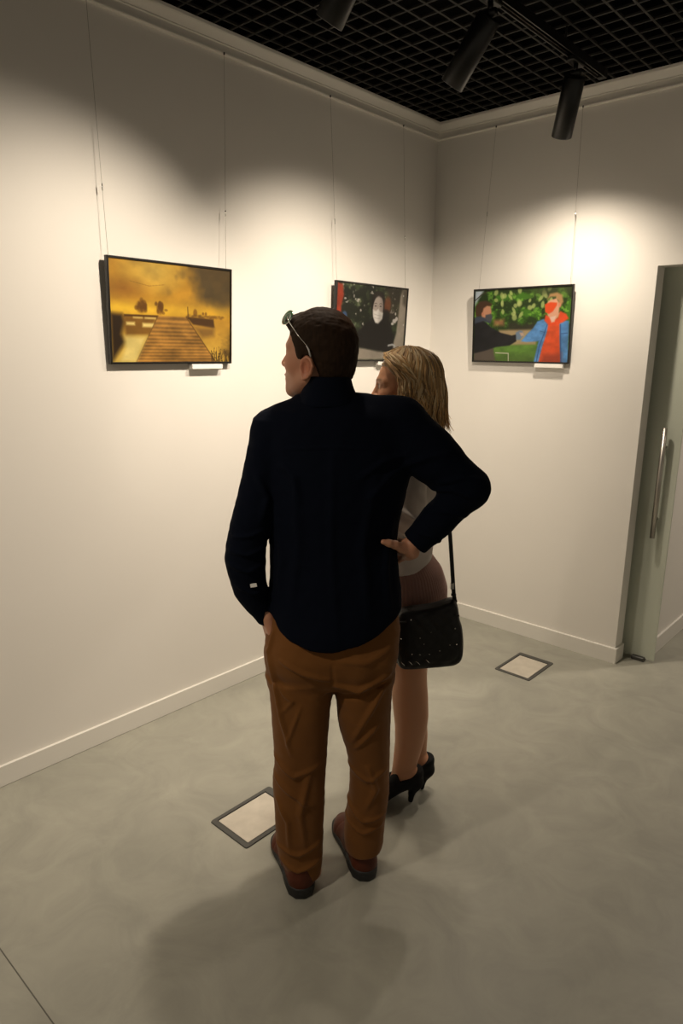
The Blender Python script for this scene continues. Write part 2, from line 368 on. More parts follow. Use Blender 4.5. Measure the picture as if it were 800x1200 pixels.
def foliage(p, seed, dark, mid, light, pale):
    n = vnoise(p.nx, p.ny, 9, 8, seed, 4); n2 = vnoise(p.nx, p.ny, 22, 18, seed+1, 3)
    p.C[:] = dark; p.mix(np.clip((n-0.45)*5, 0, 1), mid); p.mix(np.clip((n2-0.55)*7, 0, 1)*np.clip((n-0.35)*4, 0, 1), light)
    if pale is not None:
        rs = np.random.RandomState(seed)
        for k in range(34):
            u, t = 0.2+rs.rand()*0.75, rs.rand()*0.5; p.ell(u, t, 0.012+rs.rand()*0.014, 0.025+rs.rand()*0.03, pale, 0.6, 0.75, rs.randn()*0.4)

def paint_park():
    p = Paint(280, 196, 1.45); foliage(p, 21, (34, 56, 18), (66, 118, 28), (112, 170, 56), (192, 206, 128))
    U, T = p.U, p.T; n = vnoise(280, 196, 12, 12, 8)
    p.mix(np.clip((U-0.52)/0.15, 0, 1)*np.clip((0.16-T)/0.1, 0, 1)*0.6, (60, 66, 40))
    p.poly([(0, 0), (0.10, 0.0), (0.05, 0.10), (0.0, 0.22)], (190, 206, 222), 0.02)
    p.line([(0.0, 0.14), (0.06, 0.07), (0.16, 0.0)], 0.008, (60, 50, 40))
    p.poly([(0.22, 0.42), (0.33, 0.41), (0.33, 0.50), (0.22, 0.50)], (176, 118, 84), 0.03, 0.8)
    p.poly([(0.37, 0.47), (0.46, 0.45), (0.52, 0.5), (0.64, 0.46), (0.68, 0.56), (0.50, 0.62), (0.38, 0.6)], (48, 46, 36), 0.03, 0.9)
    p.poly([(0.28, 0.56), (0.68, 0.56), (0.68, 0.78), (0.23, 0.80)], (182, 158, 122), 0.02, 0.9)
    p.poly([(0.22, 0.775), (0.70, 0.765), (0.70, 1.01), (0.22, 1.01)], (92, 134, 52), 0.02, 1, tex=(n-0.5)*0.5)
    p.mix(np.clip((T-0.86)/0.1, 0, 1)*(U > 0.22)*0.4, (70, 88, 44))
    p.poly([(0.0, 0.86), (0.22, 0.80), (0.25, 1.01), (0.0, 1.01)], (92, 82, 74), 0.02)
    p.line([(0.25, 0.885), (0.39, 0.89), (0.392, 1.0)], 0.007, (216, 210, 196), 0.9)
    # man on the left
    p.poly([(0.0, 0.40), (0.07, 0.40), (0.11, 0.43), (0.20, 0.53), (0.30, 0.60), (0.42, 0.64), (0.475, 0.62), (0.47, 0.72), (0.40, 0.78), (0.26, 0.80), (0.12, 0.86), (0.0, 0.90)], (27, 28, 32), 0.01, 1, tex=(n-0.5)*0.8)
    p.poly([(0.0, 0.38), (0.04, 0.355), (0.12, 0.37), (0.19, 0.43), (0.18, 0.47), (0.10, 0.43), (0.0, 0.47)], (62, 70, 88), 0.012)
    p.poly([(0.09, 0.20), (0.175, 0.22), (0.19, 0.30), (0.185, 0.36), (0.15, 0.40), (0.085, 0.37), (0.065, 0.30)], (206, 148, 116), 0.012)
    p.poly([(0.01, 0.33), (0.01, 0.22), (0.05, 0.155), (0.12, 0.145), (0.195, 0.19), (0.185, 0.225), (0.14, 0.215), (0.10, 0.25), (0.085, 0.33), (0.06, 0.36), (0.02, 0.37)], (74, 50, 34), 0.012)
    p.poly([(0.125, 0.345), (0.185, 0.33), (0.205, 0.38), (0.19, 0.435), (0.15, 0.43), (0.12, 0.39)], (78, 80, 88), 0.01)
    p.ell(0.09, 0.33, 0.012, 0.025, (196, 130, 100), 0.5)
    # hands
    p.poly([(0.46, 0.60), (0.50, 0.57), (0.53, 0.58), (0.55, 0.63), (0.51, 0.70), (0.47, 0.70)], (112, 134, 158), 0.012)
    p.poly([(0.50, 0.60), (0.54, 0.60), (0.55, 0.64), (0.52, 0.65)], (196, 168, 150), 0.01)
    # man on the right
    p.poly([(0.68, 0.45), (0.74, 0.42), (0.82, 0.46), (0.90, 0.44), (0.99, 0.45), (1.0, 1.01), (0.66, 1.01), (0.70, 0.72), (0.58, 0.73), (0.52, 0.72), (0.58, 0.62), (0.64, 0.54)], (84, 138, 198), 0.01, 1, tex=(n-0.5)*0.55)
    p.poly([(0.79, 0.48), (0.90, 0.48), (0.91, 0.70), (0.93, 1.01), (0.71, 1.01), (0.74, 0.80), (0.78, 0.60)], (224, 84, 42), 0.01, 1, tex=(n-0.5)*0.35)
    p.poly([(0.75, 0.90), (0.93, 0.88), (0.93, 1.01), (0.74, 1.01)], (150, 62, 44), 0.04, 0.75)
    p.line([(0.78, 0.50), (0.71, 0.80), (0.69, 1.0)], 0.008, (50, 84, 140), 0.8); p.line([(0.91, 0.50), (0.92, 0.72), (0.935, 1.0)], 0.009, (50, 84, 140), 0.8)
    p.line([(0.71, 0.58), (0.76, 0.60)], 0.005, (44, 76, 130), 0.7); p.line([(0.92, 0.62), (0.98, 0.61)], 0.006, (44, 76, 130), 0.7)
    p.poly([(0.78, 0.18), (0.86, 0.15), (0.885, 0.22), (0.89, 0.36), (0.86, 0.46), (0.80, 0.47), (0.785, 0.36), (0.755, 0.30), (0.765, 0.22)], (226, 168, 138), 0.012)
    p.poly([(0.765, 0.17), (0.79, 0.09), (0.86, 0.075), (0.91, 0.11), (0.925, 0.20), (0.90, 0.27), (0.88, 0.20), (0.85, 0.13), (0.80, 0.13)], (178, 138, 92), 0.015)
    p.ell(0.89, 0.24, 0.012, 0.03, (216, 140, 110), 0.5)
    p.poly([(0.745, 0.225), (0.80, 0.20), (0.865, 0.21), (0.865, 0.24), (0.83, 0.32), (0.79, 0.355), (0.755, 0.33)], (232, 82, 36), 0.01)
    p.poly([(0.76, 0.36), (0.80, 0.40), (0.83, 0.45), (0.88, 0.41), (0.90, 0.32), (0.96, 0.36), (0.985, 0.42), (0.93, 0.47), (0.85, 0.51), (0.79, 0.50), (0.75, 0.44)], (226, 78, 38), 0.012, 1, tex=(n-0.5)*0.3)
    p.poly([(0.80, 0.40), (0.86, 0.38), (0.85, 0.46), (0.82, 0.47)], (236, 206, 190), 0.01, 0.85)
    return p

def paint_mask():
    p = Paint(240, 168, 1.48); foliage(p, 31, (26, 30, 22), (52, 62, 40), (96, 104, 80), None)
    U, T = p.U, p.T; n = vnoise(240, 168, 12, 10, 18); n2 = vnoise(240, 168, 26, 20, 4, 2)
    p.mix(np.clip((n2-0.72)*9, 0, 1)*(T < 0.55)*0.8, (186, 180, 176))
    p.poly([(0.0, 0.0), (0.07, 0.02), (0.09, 0.16), (0.06, 0.30), (0.07, 0.42), (0.0, 0.44)], (146, 52, 32), 0.02, 1, tex=(n-0.5)*0.6)
    p.ell(0.11, 0.42, 0.035, 0.06, (60, 86, 132), 0.5, 0.8); p.ell(0.17, 0.50, 0.02, 0.03, (150, 160, 176), 0.6, 0.8); p.ell(0.24, 0.55, 0.012, 0.03, (170, 168, 168), 0.6, 0.8)
    p.mix(np.clip((U-0.62)/0.1, 0, 1)*np.clip((0.5-T)/0.1, 0, 1)*0.5, (66, 56, 48))
    p.poly([(0.0, 0.83), (0.40, 0.84), (0.80, 0.90), (0.87, 0.62), (0.90, 0.1), (0.93, 0.0), (1.0, 0.0), (1.0, 1.0), (0.0, 1.0)], (142, 134, 122), 0.02, 1, tex=(n-0.5)*0.2)
    p.poly([(0.93, 0.0), (1.0, 0.0), (1.0, 0.25), (0.94, 0.2)], (70, 64, 54), 0.03, 0.8)
    p.poly([(0.30, 0.62), (0.40, 0.50), (0.50, 0.44), (0.47, 0.28), (0.49, 0.12), (0.56, 0.05), (0.64, 0.10), (0.69, 0.24), (0.70, 0.40), (0.78, 0.50), (0.83, 0.66), (0.84, 0.90), (0.60, 0.88), (0.30, 0.82)], (22, 20, 19), 0.02)
    p.ell(0.71, 0.24, 0.05, 0.11, (112, 62, 38), 0.6, 0.8); p.ell(0.70, 0.38, 0.05, 0.08, (24, 22, 22), 0.5, 0.9)
    p.ell(0.572, 0.30, 0.074, 0.185, (158, 148, 142), 0.18, 1, 0.08)
    p.mix(np.clip((U-0.585)/0.06, 0, 1)*(np.hypot((U-0.572)/0.074, (T-0.30)/0.185) < 1.02)*0.55, (92, 82, 76))
    p.poly([(0.49, 0.20), (0.50, 0.10), (0.56, 0.06), (0.63, 0.09), (0.66, 0.20), (0.63, 0.15), (0.57, 0.125), (0.52, 0.15)], (38, 32, 29), 0.018)
    p.poly([(0.502, 0.315), (0.545, 0.33), (0.575, 0.30), (0.60, 0.335), (0.648, 0.35), (0.640, 0.43), (0.585, 0.495), (0.545, 0.49), (0.508, 0.41)], (208, 205, 201), 0.014)
    p.poly([(0.585, 0.34), (0.645, 0.36), (0.635, 0.44), (0.585, 0.49)], (160, 157, 153), 0.03, 0.7)
    p.line([(0.515, 0.37), (0.57, 0.385), (0.63, 0.39)], 0.005, (150, 147, 144), 0.6); p.line([(0.525, 0.42), (0.57, 0.43), (0.62, 0.425)], 0.005, (150, 147, 144), 0.6)
    for e_ in (0.535, 0.606): p.ell(e_, 0.262, 0.016, 0.009, (58, 52, 48), 0.6, 0.85); p.line([(e_-0.018, 0.232), (e_, 0.222), (e_+0.018, 0.230)], 0.005, (70, 62, 56), 0.8)
    p.line([(0.572, 0.25), (0.566, 0.30)], 0.006, (120, 112, 106), 0.6)
    for (u, t, a, b_) in ((0.83, 0.45, 0.03, 0.03), (0.80, 0.49, 0.02, 0.02), (0.86, 0.42, 0.02, 0.03), (0.84, 0.35, 0.01, 0.02), (0.945, 0.09, 0.008, 0.012), (0.975, 0.50, 0.008, 0.014)):
        p.ell(u, t, a, b_, (196, 192, 190), 0.5, 0.9)
    p.line([(0.76, 0.80), (0.82, 0.785), (0.86, 0.80), (0.87, 0.98)], 0.016, (158, 160, 162), 0.9)
    return p
M_photo = attr_mat('photo_print', rough=0.45, spec=0.35)

def picture(name, wall, c0, c1, z0, z1, p, label, ltilt=0.022, gap=0.012, side_label=None):
    """framed print on a wall: c0,c1 run left to right as one looks at it"""
    cx = (c0+c1)/2; W = abs(c1-c0); Ht = z1-z0
    # local: x right, y out of the wall, z up, origin bottom centre at the wall
    t = bpy.data.objects.new(name, None); COL.objects.link(t); t.empty_display_size = 0.05
    a = math.atan2(ltilt, Ht)
    if wall == 'left': ex, ey = Vector((0, 1, 0)), Vector((1, 0, 0)); org = Vector((gap, cx, z0))
    else: ex, ey = Vector((1, 0, 0)), Vector((0, -1, 0)); org = Vector((cx, -gap, z0))
    ez = (Vector((0, 0, 1))*math.cos(a) + ey*math.sin(a)); ey2 = (ey*math.cos(a) - Vector((0, 0, 1))*math.sin(a))
    t.matrix_world = Matrix(((ex[0], ey2[0], ez[0], org[0]), (ex[1], ey2[1], ez[1], org[1]), (ex[2], ey2[2], ez[2], org[2]), (0, 0, 0, 1)))
    tag(t, label, 'picture', 'framed photographs on the walls')
    D = 0.020; fw = 0.0085
    fr = MB(); fr.box((-W/2, 0, 0), (-W/2+fw, D, Ht), 0.001); fr.box((W/2-fw, 0, 0), (W/2, D, Ht), 0.001)
    fr.box((-W/2+fw, 0, 0), (W/2-fw, D, fw), 0.001); fr.box((-W/2+fw, 0, Ht-fw), (W/2-fw, D, Ht), 0.001); fr.build('frame', M_frame, t)
    MB().box((-W/2+fw, 0.002, fw), (W/2-fw, D-0.006, Ht-fw)).build('backing', M_back, t)
    nx, ny = p.nx, p.ny; X = (p.U-0.5)*(W-2*fw); Z = (1-p.T)*(Ht-2*fw)+fw; Y = np.full_like(X, D-0.0045)
    V = np.stack([X, Y, Z], -1).reshape(-1, 3); idx = np.arange(nx*ny).reshape(ny, nx)
    F = np.stack([idx[:-1, :-1], idx[:-1, 1:], idx[1:, 1:], idx[1:, :-1]], -1).reshape(-1, 4)
    if wall != 'left': F = F
    build('print', V, F, M_photo, t, col=(s2l(np.clip(p.C*0.96+4, 0, 255))*0.74).reshape(-1, 3))
    return t, ex, ey
picture('framed_photograph', 'left', -2.190, -1.588, 1.605, 2.012, paint_pier(), 'black framed golden photograph of a wooden pier on the left wall', gap=0.006, ltilt=0.018)
picture('framed_photograph', 'left', -0.915, -0.305, 1.612, 2.020, paint_mask(), 'black framed dark photograph of a masked pale face, beside the room corner', gap=0.012)
picture('framed_photograph', 'right', 0.325, 0.925, 1.612, 2.020, paint_park(), 'black framed photograph of two masked men in a green park on the right wall', gap=0.007)

def card(wall, c, z, label):
    t = MB()
    Wd, Hh = 0.165, 0.021
    if wall == 'left': t.box((0.0, -Wd/2, 0), (0.030, Wd/2, Hh), 0.0015); o = t.build('caption_card', M_card); o.location = (0.0, c, z)
    else: t.box((-Wd/2, -0.030, 0), (Wd/2, 0.0, Hh), 0.0015); o = t.build('caption_card', M_card); o.location = (c, 0.0, z)
    tag(o, label, 'caption card', 'caption strips under the pictures')
card('left', -1.725, 1.581, 'small white caption strip under the golden pier picture')
card('left', -0.455, 1.588, 'small white caption strip under the masked face picture')
card('right', 0.81, 1.588, 'small white caption strip under the park picture')

# hanging wires
def wire(p0, p1, hz, label):
    t = empty('hanging_wire', p0); tag(t, label, 'wire', 'picture hanging wires'); a = np.array(p1)-np.array(p0)
    MB().tube([(0, 0, 0), tuple(a)], 0.0007, 6).build('cord', M_wire, t, True)
    f = (hz-p0[2])/(p1[2]-p0[2]); c = a*f; d = a/np.linalg.norm(a)
    MB().tube([tuple(c-d*0.014), tuple(c-d*0.012), tuple(c+d*0.012), tuple(c+d*0.014)], [0.001, 0.0024, 0.0024, 0.001], 10).build('height_adjuster', M_chrome, t, True)
    MB().box((-0.003, -0.003, -0.004), (0.003, 0.003, 0.006), 0.0008).build('rail_hook', M_sockframe, t)
wire((0.016, -2.190, 2.864), (0.034, -2.178, 2.010), 2.25, 'hanging wire at the left end of the golden pier picture')
wire((0.016, -1.580, 2.864), (0.034, -1.615, 2.010), 2.24, 'hanging wire at the right end of the golden pier picture')
wire((0.016, -0.935, 2.864), (0.042, -0.905, 2.018), 2.30, 'hanging wire at the left end of the masked face picture')
wire((0.016, -0.352, 2.864), (0.042, -0.325, 2.018), 2.29, 'hanging wire at the right end of the masked face picture')
wire((0.392, -0.016, 2.864), (0.352, -0.034, 2.018), 2.42, 'hanging wire at the left end of the park picture')
wire((0.880, -0.016, 2.864), (0.900, -0.034, 2.018), 2.36, 'hanging wire at the right end of the park picture')

# ------------------------------------------------------------------ lighting track and spotlights
tr = empty('lighting_track', (1.10, -2.4, 2.86)); tag(tr, 'black lighting track running below the grid ceiling above the couple', 'lighting track')
tb = MB()
tb.box((-0.018, -2.2, 0.0), (-0.013, 2.07, 0.034)); tb.box((0.013, -2.2, 0.0), (0.018, 2.07, 0.034)); tb.box((-0.013, -2.2, 0.022), (0.013, 2.07, 0.034))
tb.build('rail', M_black, tr)
tc_ = MB(); tc_.box((-0.0115, -2.2, 0.008), (-0.0095, 2.06, 0.011)); tc_.box((0.0095, -2.2, 0.008), (0.0115, 2.06, 0.011)); tc_.build('conductor', M_steel, tr)
MB().box((-0.019, 2.06, -0.001), (0.019, 2.09, 0.036), 0.002).build('end_cap', M_black, tr)
for y in (-1.6, 0.25, 1.7): MB().tube([(0, y, 0.034), (0, y, 0.09)], 0.004, 8).build('hanger', M_black, tr)
M_lens = mat('lit_lens', (1, 1, 1), 0.5, emis=(LAMP_COL, 14.0))
def spotlight(piv, aim, throw, power, cone, blend, label):
    t = empty('track_spotlight', (piv[0], piv[1], 2.86)); tag(t, label, 'spotlight', 'black track spotlights')
    MB().box((-0.016, -0.055, -0.016), (0.016, 0.055, 0.004), 0.003).build('adapter', M_black, t)
    P = Vector(piv)-Vector((piv[0], piv[1], 2.86)); d = (Vector(aim)-Vector(piv)).normalized()
    q = d.to_track_quat('Z', 'Y').to_matrix().to_4x4(); Mx = Matrix.Translation(P) @ q
    yk = MB(); yk.tube([(0, 0, -0.014), (0, 0, -0.048)], 0.010, 14); yk.tube([(-0.022, 0, -0.050), (0.022, 0, -0.050)], 0.014, 14)
    yk.build('swivel', M_black, t, True)
    R, L = 0.044, 0.234
    pr = [(0, -0.0), (R-0.004, 0.0), (R, 0.004), (R, L-0.002), (R-0.002, L), (R-0.005, L), (R-0.006, L-0.03), (0, L-0.034)]
    MB().lathe(pr, 40, Mx).build('housing', M_black, t, True)
    MB().lathe([(0, L-0.030), (R-0.008, L-0.030), (R-0.008, L-0.0325), (0, L-0.0325)], 32, Mx).build('lens', M_lens, t, True)
    ld = bpy.data.lights.new('beam', 'SPOT'); ld.energy = power; ld.color = LAMP_COL; ld.spot_size = math.radians(cone); ld.spot_blend = blend; ld.shadow_soft_size = 0.043
    lo = bpy.data.objects.new('beam', ld); COL.objects.link(lo); lo.parent = t
    lo.matrix_local = Matrix.Translation(P + d*(L+0.003)) @ (Vector(piv)+d*L-Vector(throw)).normalized().to_track_quat('Z', 'Y').to_matrix().to_4x4()
for s in SPOTS: spotlight(*s)
# ------------------------------------------------------------------ volume sculpting: signed distances -> one smooth mesh
class Vol:
    def __init__(s, lo, hi, h):
        s.lo = np.array(lo, np.float32); s.h = h; s.n = tuple(int(math.ceil((b_-a)/h))+1 for a, b_ in zip(lo, hi))
        s.D = np.full(s.n, 1.0, np.float32)
        s.ax = [s.lo[i]+h*np.arange(s.n[i], dtype=np.float32) for i in range(3)]
    def sl(s, lo, hi, m):
        out = []
        for i in range(3):
            a = int(max(0, math.floor((lo[i]-m-s.lo[i])/s.h))); b_ = int(min(s.n[i], math.ceil((hi[i]+m-s.lo[i])/s.h)+1)); out.append(slice(a, max(a, b_)))
        return tuple(out)
    def grid(s, S): return s.ax[0][S[0]][:, None, None], s.ax[1][S[1]][None, :, None], s.ax[2][S[2]][None, None, :]
    def _put(s, S, d, k, mode):
        D = s.D[S]; d = d.astype(np.float32)
        if mode == 'add':
            if k > 0: hh = np.maximum(k-np.abs(D-d), 0)/k; s.D[S] = np.minimum(D, d)-hh*hh*k*0.25
            else: s.D[S] = np.minimum(D, d)
        else:
            d = -d
            if k > 0: hh = np.maximum(k-np.abs(D-d), 0)/k; s.D[S] = np.maximum(D, d)+hh*hh*k*0.25
            else: s.D[S] = np.maximum(D, d)
    def cone(s, a, b_, ra, rb, k=0.01, mode='add', flat=None):
        a = np.array(a, np.float32); b_ = np.array(b_, np.float32); R = max(ra, rb); m = k+4*s.h
        S = s.sl(np.minimum(a, b_)-R, np.maximum(a, b_)+R, m); X, Y, Z = s.grid(S); e = b_-a; ee = float(e@e)+1e-12
        t = np.clip(((X-a[0])*e[0]+(Y-a[1])*e[1]+(Z-a[2])*e[2])/ee, 0, 1)
        dx, dy, dz = X-a[0]-t*e[0], Y-a[1]-t*e[1], Z-a[2]-t*e[2]
        q = dx*dx+dy*dy+dz*dz
        if flat is not None:   # flat=(axis, factor<1): thinner along axis
            n, fct = np.array(flat[0], np.float32), flat[1]; n = n/np.linalg.norm(n); c = dx*n[0]+dy*n[1]+dz*n[2]; q = q + c*c*(1/fct**2-1)
            d = np.sqrt(q)-(ra+t*(rb-ra)); d = np.where(d > 0, d*fct, d*fct) if fct < 1 else d
        else: d = np.sqrt(q)-(ra+t*(rb-ra))
        s._put(S, d, k, mode)
    def ell(s, c, r, k=0.01, mode='add', R=None):
        c = np.array(c, np.float32); r = np.array(r, np.float32); m = k+4*s.h; rm = float(r.max()) if R is not None else None
        ext = np.array([rm]*3) if R is not None else r
        S = s.sl(c-ext, c+ext, m); X, Y, Z = s.grid(S); x, y, z = X-c[0], Y-c[1], Z-c[2]
        if R is not None: x, y, z = (R[0][0]*x+R[0][1]*y+R[0][2]*z), (R[1][0]*x+R[1][1]*y+R[1][2]*z), (R[2][0]*x+R[2][1]*y+R[2][2]*z)
        k0 = np.sqrt((x/r[0])**2+(y/r[1])**2+(z/r[2])**2); k1 = np.sqrt((x/r[0]**2)**2+(y/r[1]**2)**2+(z/r[2]**2)**2)+1e-9
        s._put(S, k0*(k0-1)/k1, k, mode)
    def stack(s, rows, k=0.02, off=0.0, mode='add', p=2.0):
        """rows: (z, xc, a, yc, b) any order - a lofted body of ellipses"""
        A = np.array(sorted(rows), np.float32); z0, z1 = A[0, 0], A[-1, 0]; m = k+4*s.h+max(off, 0)
        lo = (float((A[:, 1]-A[:, 2]).min()), float((A[:, 3]-A[:, 4]).min()), float(z0)); hi = (float((A[:, 1]+A[:, 2]).max()), float((A[:, 3]+A[:, 4]).max()), float(z1))
        S = s.sl(lo, hi, m); X, Y, Z = s.grid(S); zz = np.clip(Z[0, 0], z0, z1)
        def ip(j):
            v = np.interp(zz, A[:, 0], A[:, j]); kk = max(1, int(0.012/s.h)); ker = np.ones(2*kk+1)/(2*kk+1)
            return np.convolve(np.pad(v, kk, mode='edge'), ker, 'valid').astype(np.float32)[None, None, :]
        xc, a, yc, b_ = ip(1), ip(2)+off, ip(3), ip(4)+off
        x, y = np.abs(X-xc), np.abs(Y-yc)
        k0 = ((x/a)**p+(y/b_)**p)**(1/p); k1 = np.sqrt((x/a**2)**2+(y/b_**2)**2)+1e-9
        d = np.where(k0 < 0.3, -np.minimum(a, b_)*0.7, k0*(k0-1)/k1*1.0)
        d = np.maximum(d, np.maximum(Z-z1-off, z0-off-Z)); s._put(S, d, k, mode)
    def cut(s, fn, k=0.004):
        """remove everything where fn(X, Y, Z) < 0"""
        S = (slice(None),)*3; X, Y, Z = s.grid(S); d = -fn(X, Y, Z); d = np.broadcast_to(d, s.D.shape); s.D = np.maximum(s.D, d).astype(np.float32) if k == 0 else (lambda hh: np.maximum(s.D, d)+hh*hh*k*0.25)(np.maximum(k-np.abs(s.D-d), 0)/k).astype(np.float32)
    def mesh(s, relax=2):
        D = s.D; D[0], D[-1] = 1, 1; D[:, 0], D[:, -1] = 1, 1; D[:, :, 0], D[:, :, -1] = 1, 1
        I = (D < 0); nx, ny, nz = s.n
        c = np.zeros((nx-1, ny-1, nz-1), np.int8)
        for i in (0, 1):
            for j in (0, 1):
                for k in (0, 1): c += I[i:nx-1+i, j:ny-1+j, k:nz-1+k]
        act = np.argwhere((c > 0) & (c < 8)); vid = np.full((nx-1, ny-1, nz-1), -1, np.int64); vid[tuple(act.T)] = np.arange(len(act))
        P = np.zeros((len(act), 3)); W = np.zeros(len(act)); cor = [(i, j, k) for i in (0, 1) for j in (0, 1) for k in (0, 1)]
        val = {q: D[act[:, 0]+q[0], act[:, 1]+q[1], act[:, 2]+q[2]] for q in cor}
        for a in cor:
            for ax in range(3):
                if a[ax]: continue
                b_ = list(a); b_[ax] = 1; b_ = tuple(b_); da, db = val[a], val[b_]; mk = (da < 0) != (db < 0)
                t = np.where(mk, da/np.where(mk, da-db, 1), 0); q = np.repeat(np.array(a, float)[None], len(act), 0); q[:, ax] += t
                P[mk] += q[mk]; W[mk] += 1
        V = (act+P/W[:, None])*s.h+s.lo; Q = []
        for ax in range(3):
            o1, o2 = [(1, 2), (2, 0), (0, 1)][ax]
            A_ = I[tuple(slice(0, -1) if i == ax else slice(None) for i in range(3))]; B_ = I[tuple(slice(1, None) if i == ax else slice(None) for i in range(3))]
            e = np.argwhere(A_ != B_); e = e[(e[:, o1] > 0) & (e[:, o2] > 0)]; ins = A_[tuple(e.T)]
            def g(d1, d2): q = e.copy(); q[:, o1] -= d1; q[:, o2] -= d2; return vid[tuple(q.T)]
            f = np.stack([g(1, 1), g(0, 1), g(0, 0), g(1, 0)], 1); f[~ins] = f[~ins][:, ::-1]; Q.append(f)
        F = np.concatenate(Q); F = F[(F >= 0).all(1)]
        return relax_mesh(V, F, relax), F
def relax_mesh(V, F, n, lam=0.5):
    E = np.concatenate([F[:, [0, 1]], F[:, [1, 2]], F[:, [2, 3]], F[:, [3, 0]]]); N = len(V)
    for it in range(n):
        A = np.zeros_like(V); c = np.bincount(E[:, 0], minlength=N).astype(float)
        for j in range(3): A[:, j] = np.bincount(E[:, 0], weights=V[E[:, 1], j], minlength=N)
        L = A/np.maximum(c, 1)[:, None]-V; V = V+L*(lam if it % 2 == 0 else -lam*0.9)
    return V
def vnormals(V, F):
    n = np.cross(V[F[:, 2]]-V[F[:, 0]], V[F[:, 3]]-V[F[:, 1]]); N = np.zeros_like(V)
    for k in range(4):
        for j in range(3): N[:, j] += np.bincount(F[:, k], weights=n[:, j], minlength=len(V))
    return N/(np.linalg.norm(N, axis=1, keepdims=True)+1e-12)
def wob(V, f, seed, n=5):
    """smooth pseudo noise in [-1,1]"""
    rs = np.random.RandomState(seed); o = np.zeros(len(V)); f = np.asarray(f, float)
    for i in range(n):
        d = rs.randn(3); d /= np.linalg.norm(d); k = (0.7+0.9*rs.rand()); ph = rs.rand()*6.28
        q = (V*f*k)@d; o += np.sin(q+ph+1.3*np.sin(((V*f*0.6)@rs.randn(3))+ph*2))
    return o/n
def folds(V, N, lines, back=True, k=1.7):
    """raise soft creases along polylines given in the figure's own x,z; each (pts, width, height)"""
    d = np.zeros(len(V)); side = np.clip(-N[:, 1]*3+0.6, 0, 1) if back else np.ones(len(V))
    for pts, wd, ht in lines:
        P = np.array(pts, float); best = np.full(len(V), 9.0); tt = np.zeros(len(V)); L = len(P)-1
        for i in range(L):
            a, b_ = P[i], P[i+1]; e = b_-a; t = np.clip(((V[:, 0]-a[0])*e[0]+(V[:, 2]-a[1])*e[1])/(e@e), 0, 1)
            q = np.hypot(V[:, 0]-a[0]-t*e[0], V[:, 2]-a[1]-t*e[1]); m = q < best; best[m] = q[m]; tt[m] = (i+t[m])/L
        d += k*ht*np.exp(-(best/wd)**2)*np.sin(np.clip(tt*0.9+0.08, 0, 1)*math.pi)**0.6
    return V+N*(d*side)[:, None]

class Figure:
    """a local frame standing at A on the floor: x to the right as seen from the entrance side, y away, z up"""
    def __init__(s, A):
        s.A = np.array([A[0], A[1], 0.0]); v = s.A-CAM; v[2] = 0; s.v = v/np.linalg.norm(v); s.e = np.array([s.v[1], -s.v[0], 0.0])
        s.M = Matrix(((s.e[0], s.v[0], 0, A[0]), (s.e[1], s.v[1], 0, A[1]), (0, 0, 1, 0), (0, 0, 0, 1)))
    def L(s, x, y, yl=0.0):
        d = _w*FPX+_r*(x-400)-_u*(y-600); P0 = s.A+s.v*yl-CAM; t = (P0@s.v)/(d@s.v); P = CAM+d*t-s.A
        return np.array([P@s.e, P@s.v, P[2]])
    def floor(s, X, Y): q = np.array([X, Y, 0.0])-s.A; return np.array([q@s.e, q@s.v, 0.0])
    def rows(s, R):
        out = []
        for (py, xl, xr, yc, b_) in R:
            a, c = s.L(xl, py, yc), s.L(xr, py, yc); out.append((float((a[2]+c[2])/2), float((a[0]+c[0])/2), float((c[0]-a[0])/2), yc, b_))
        return out

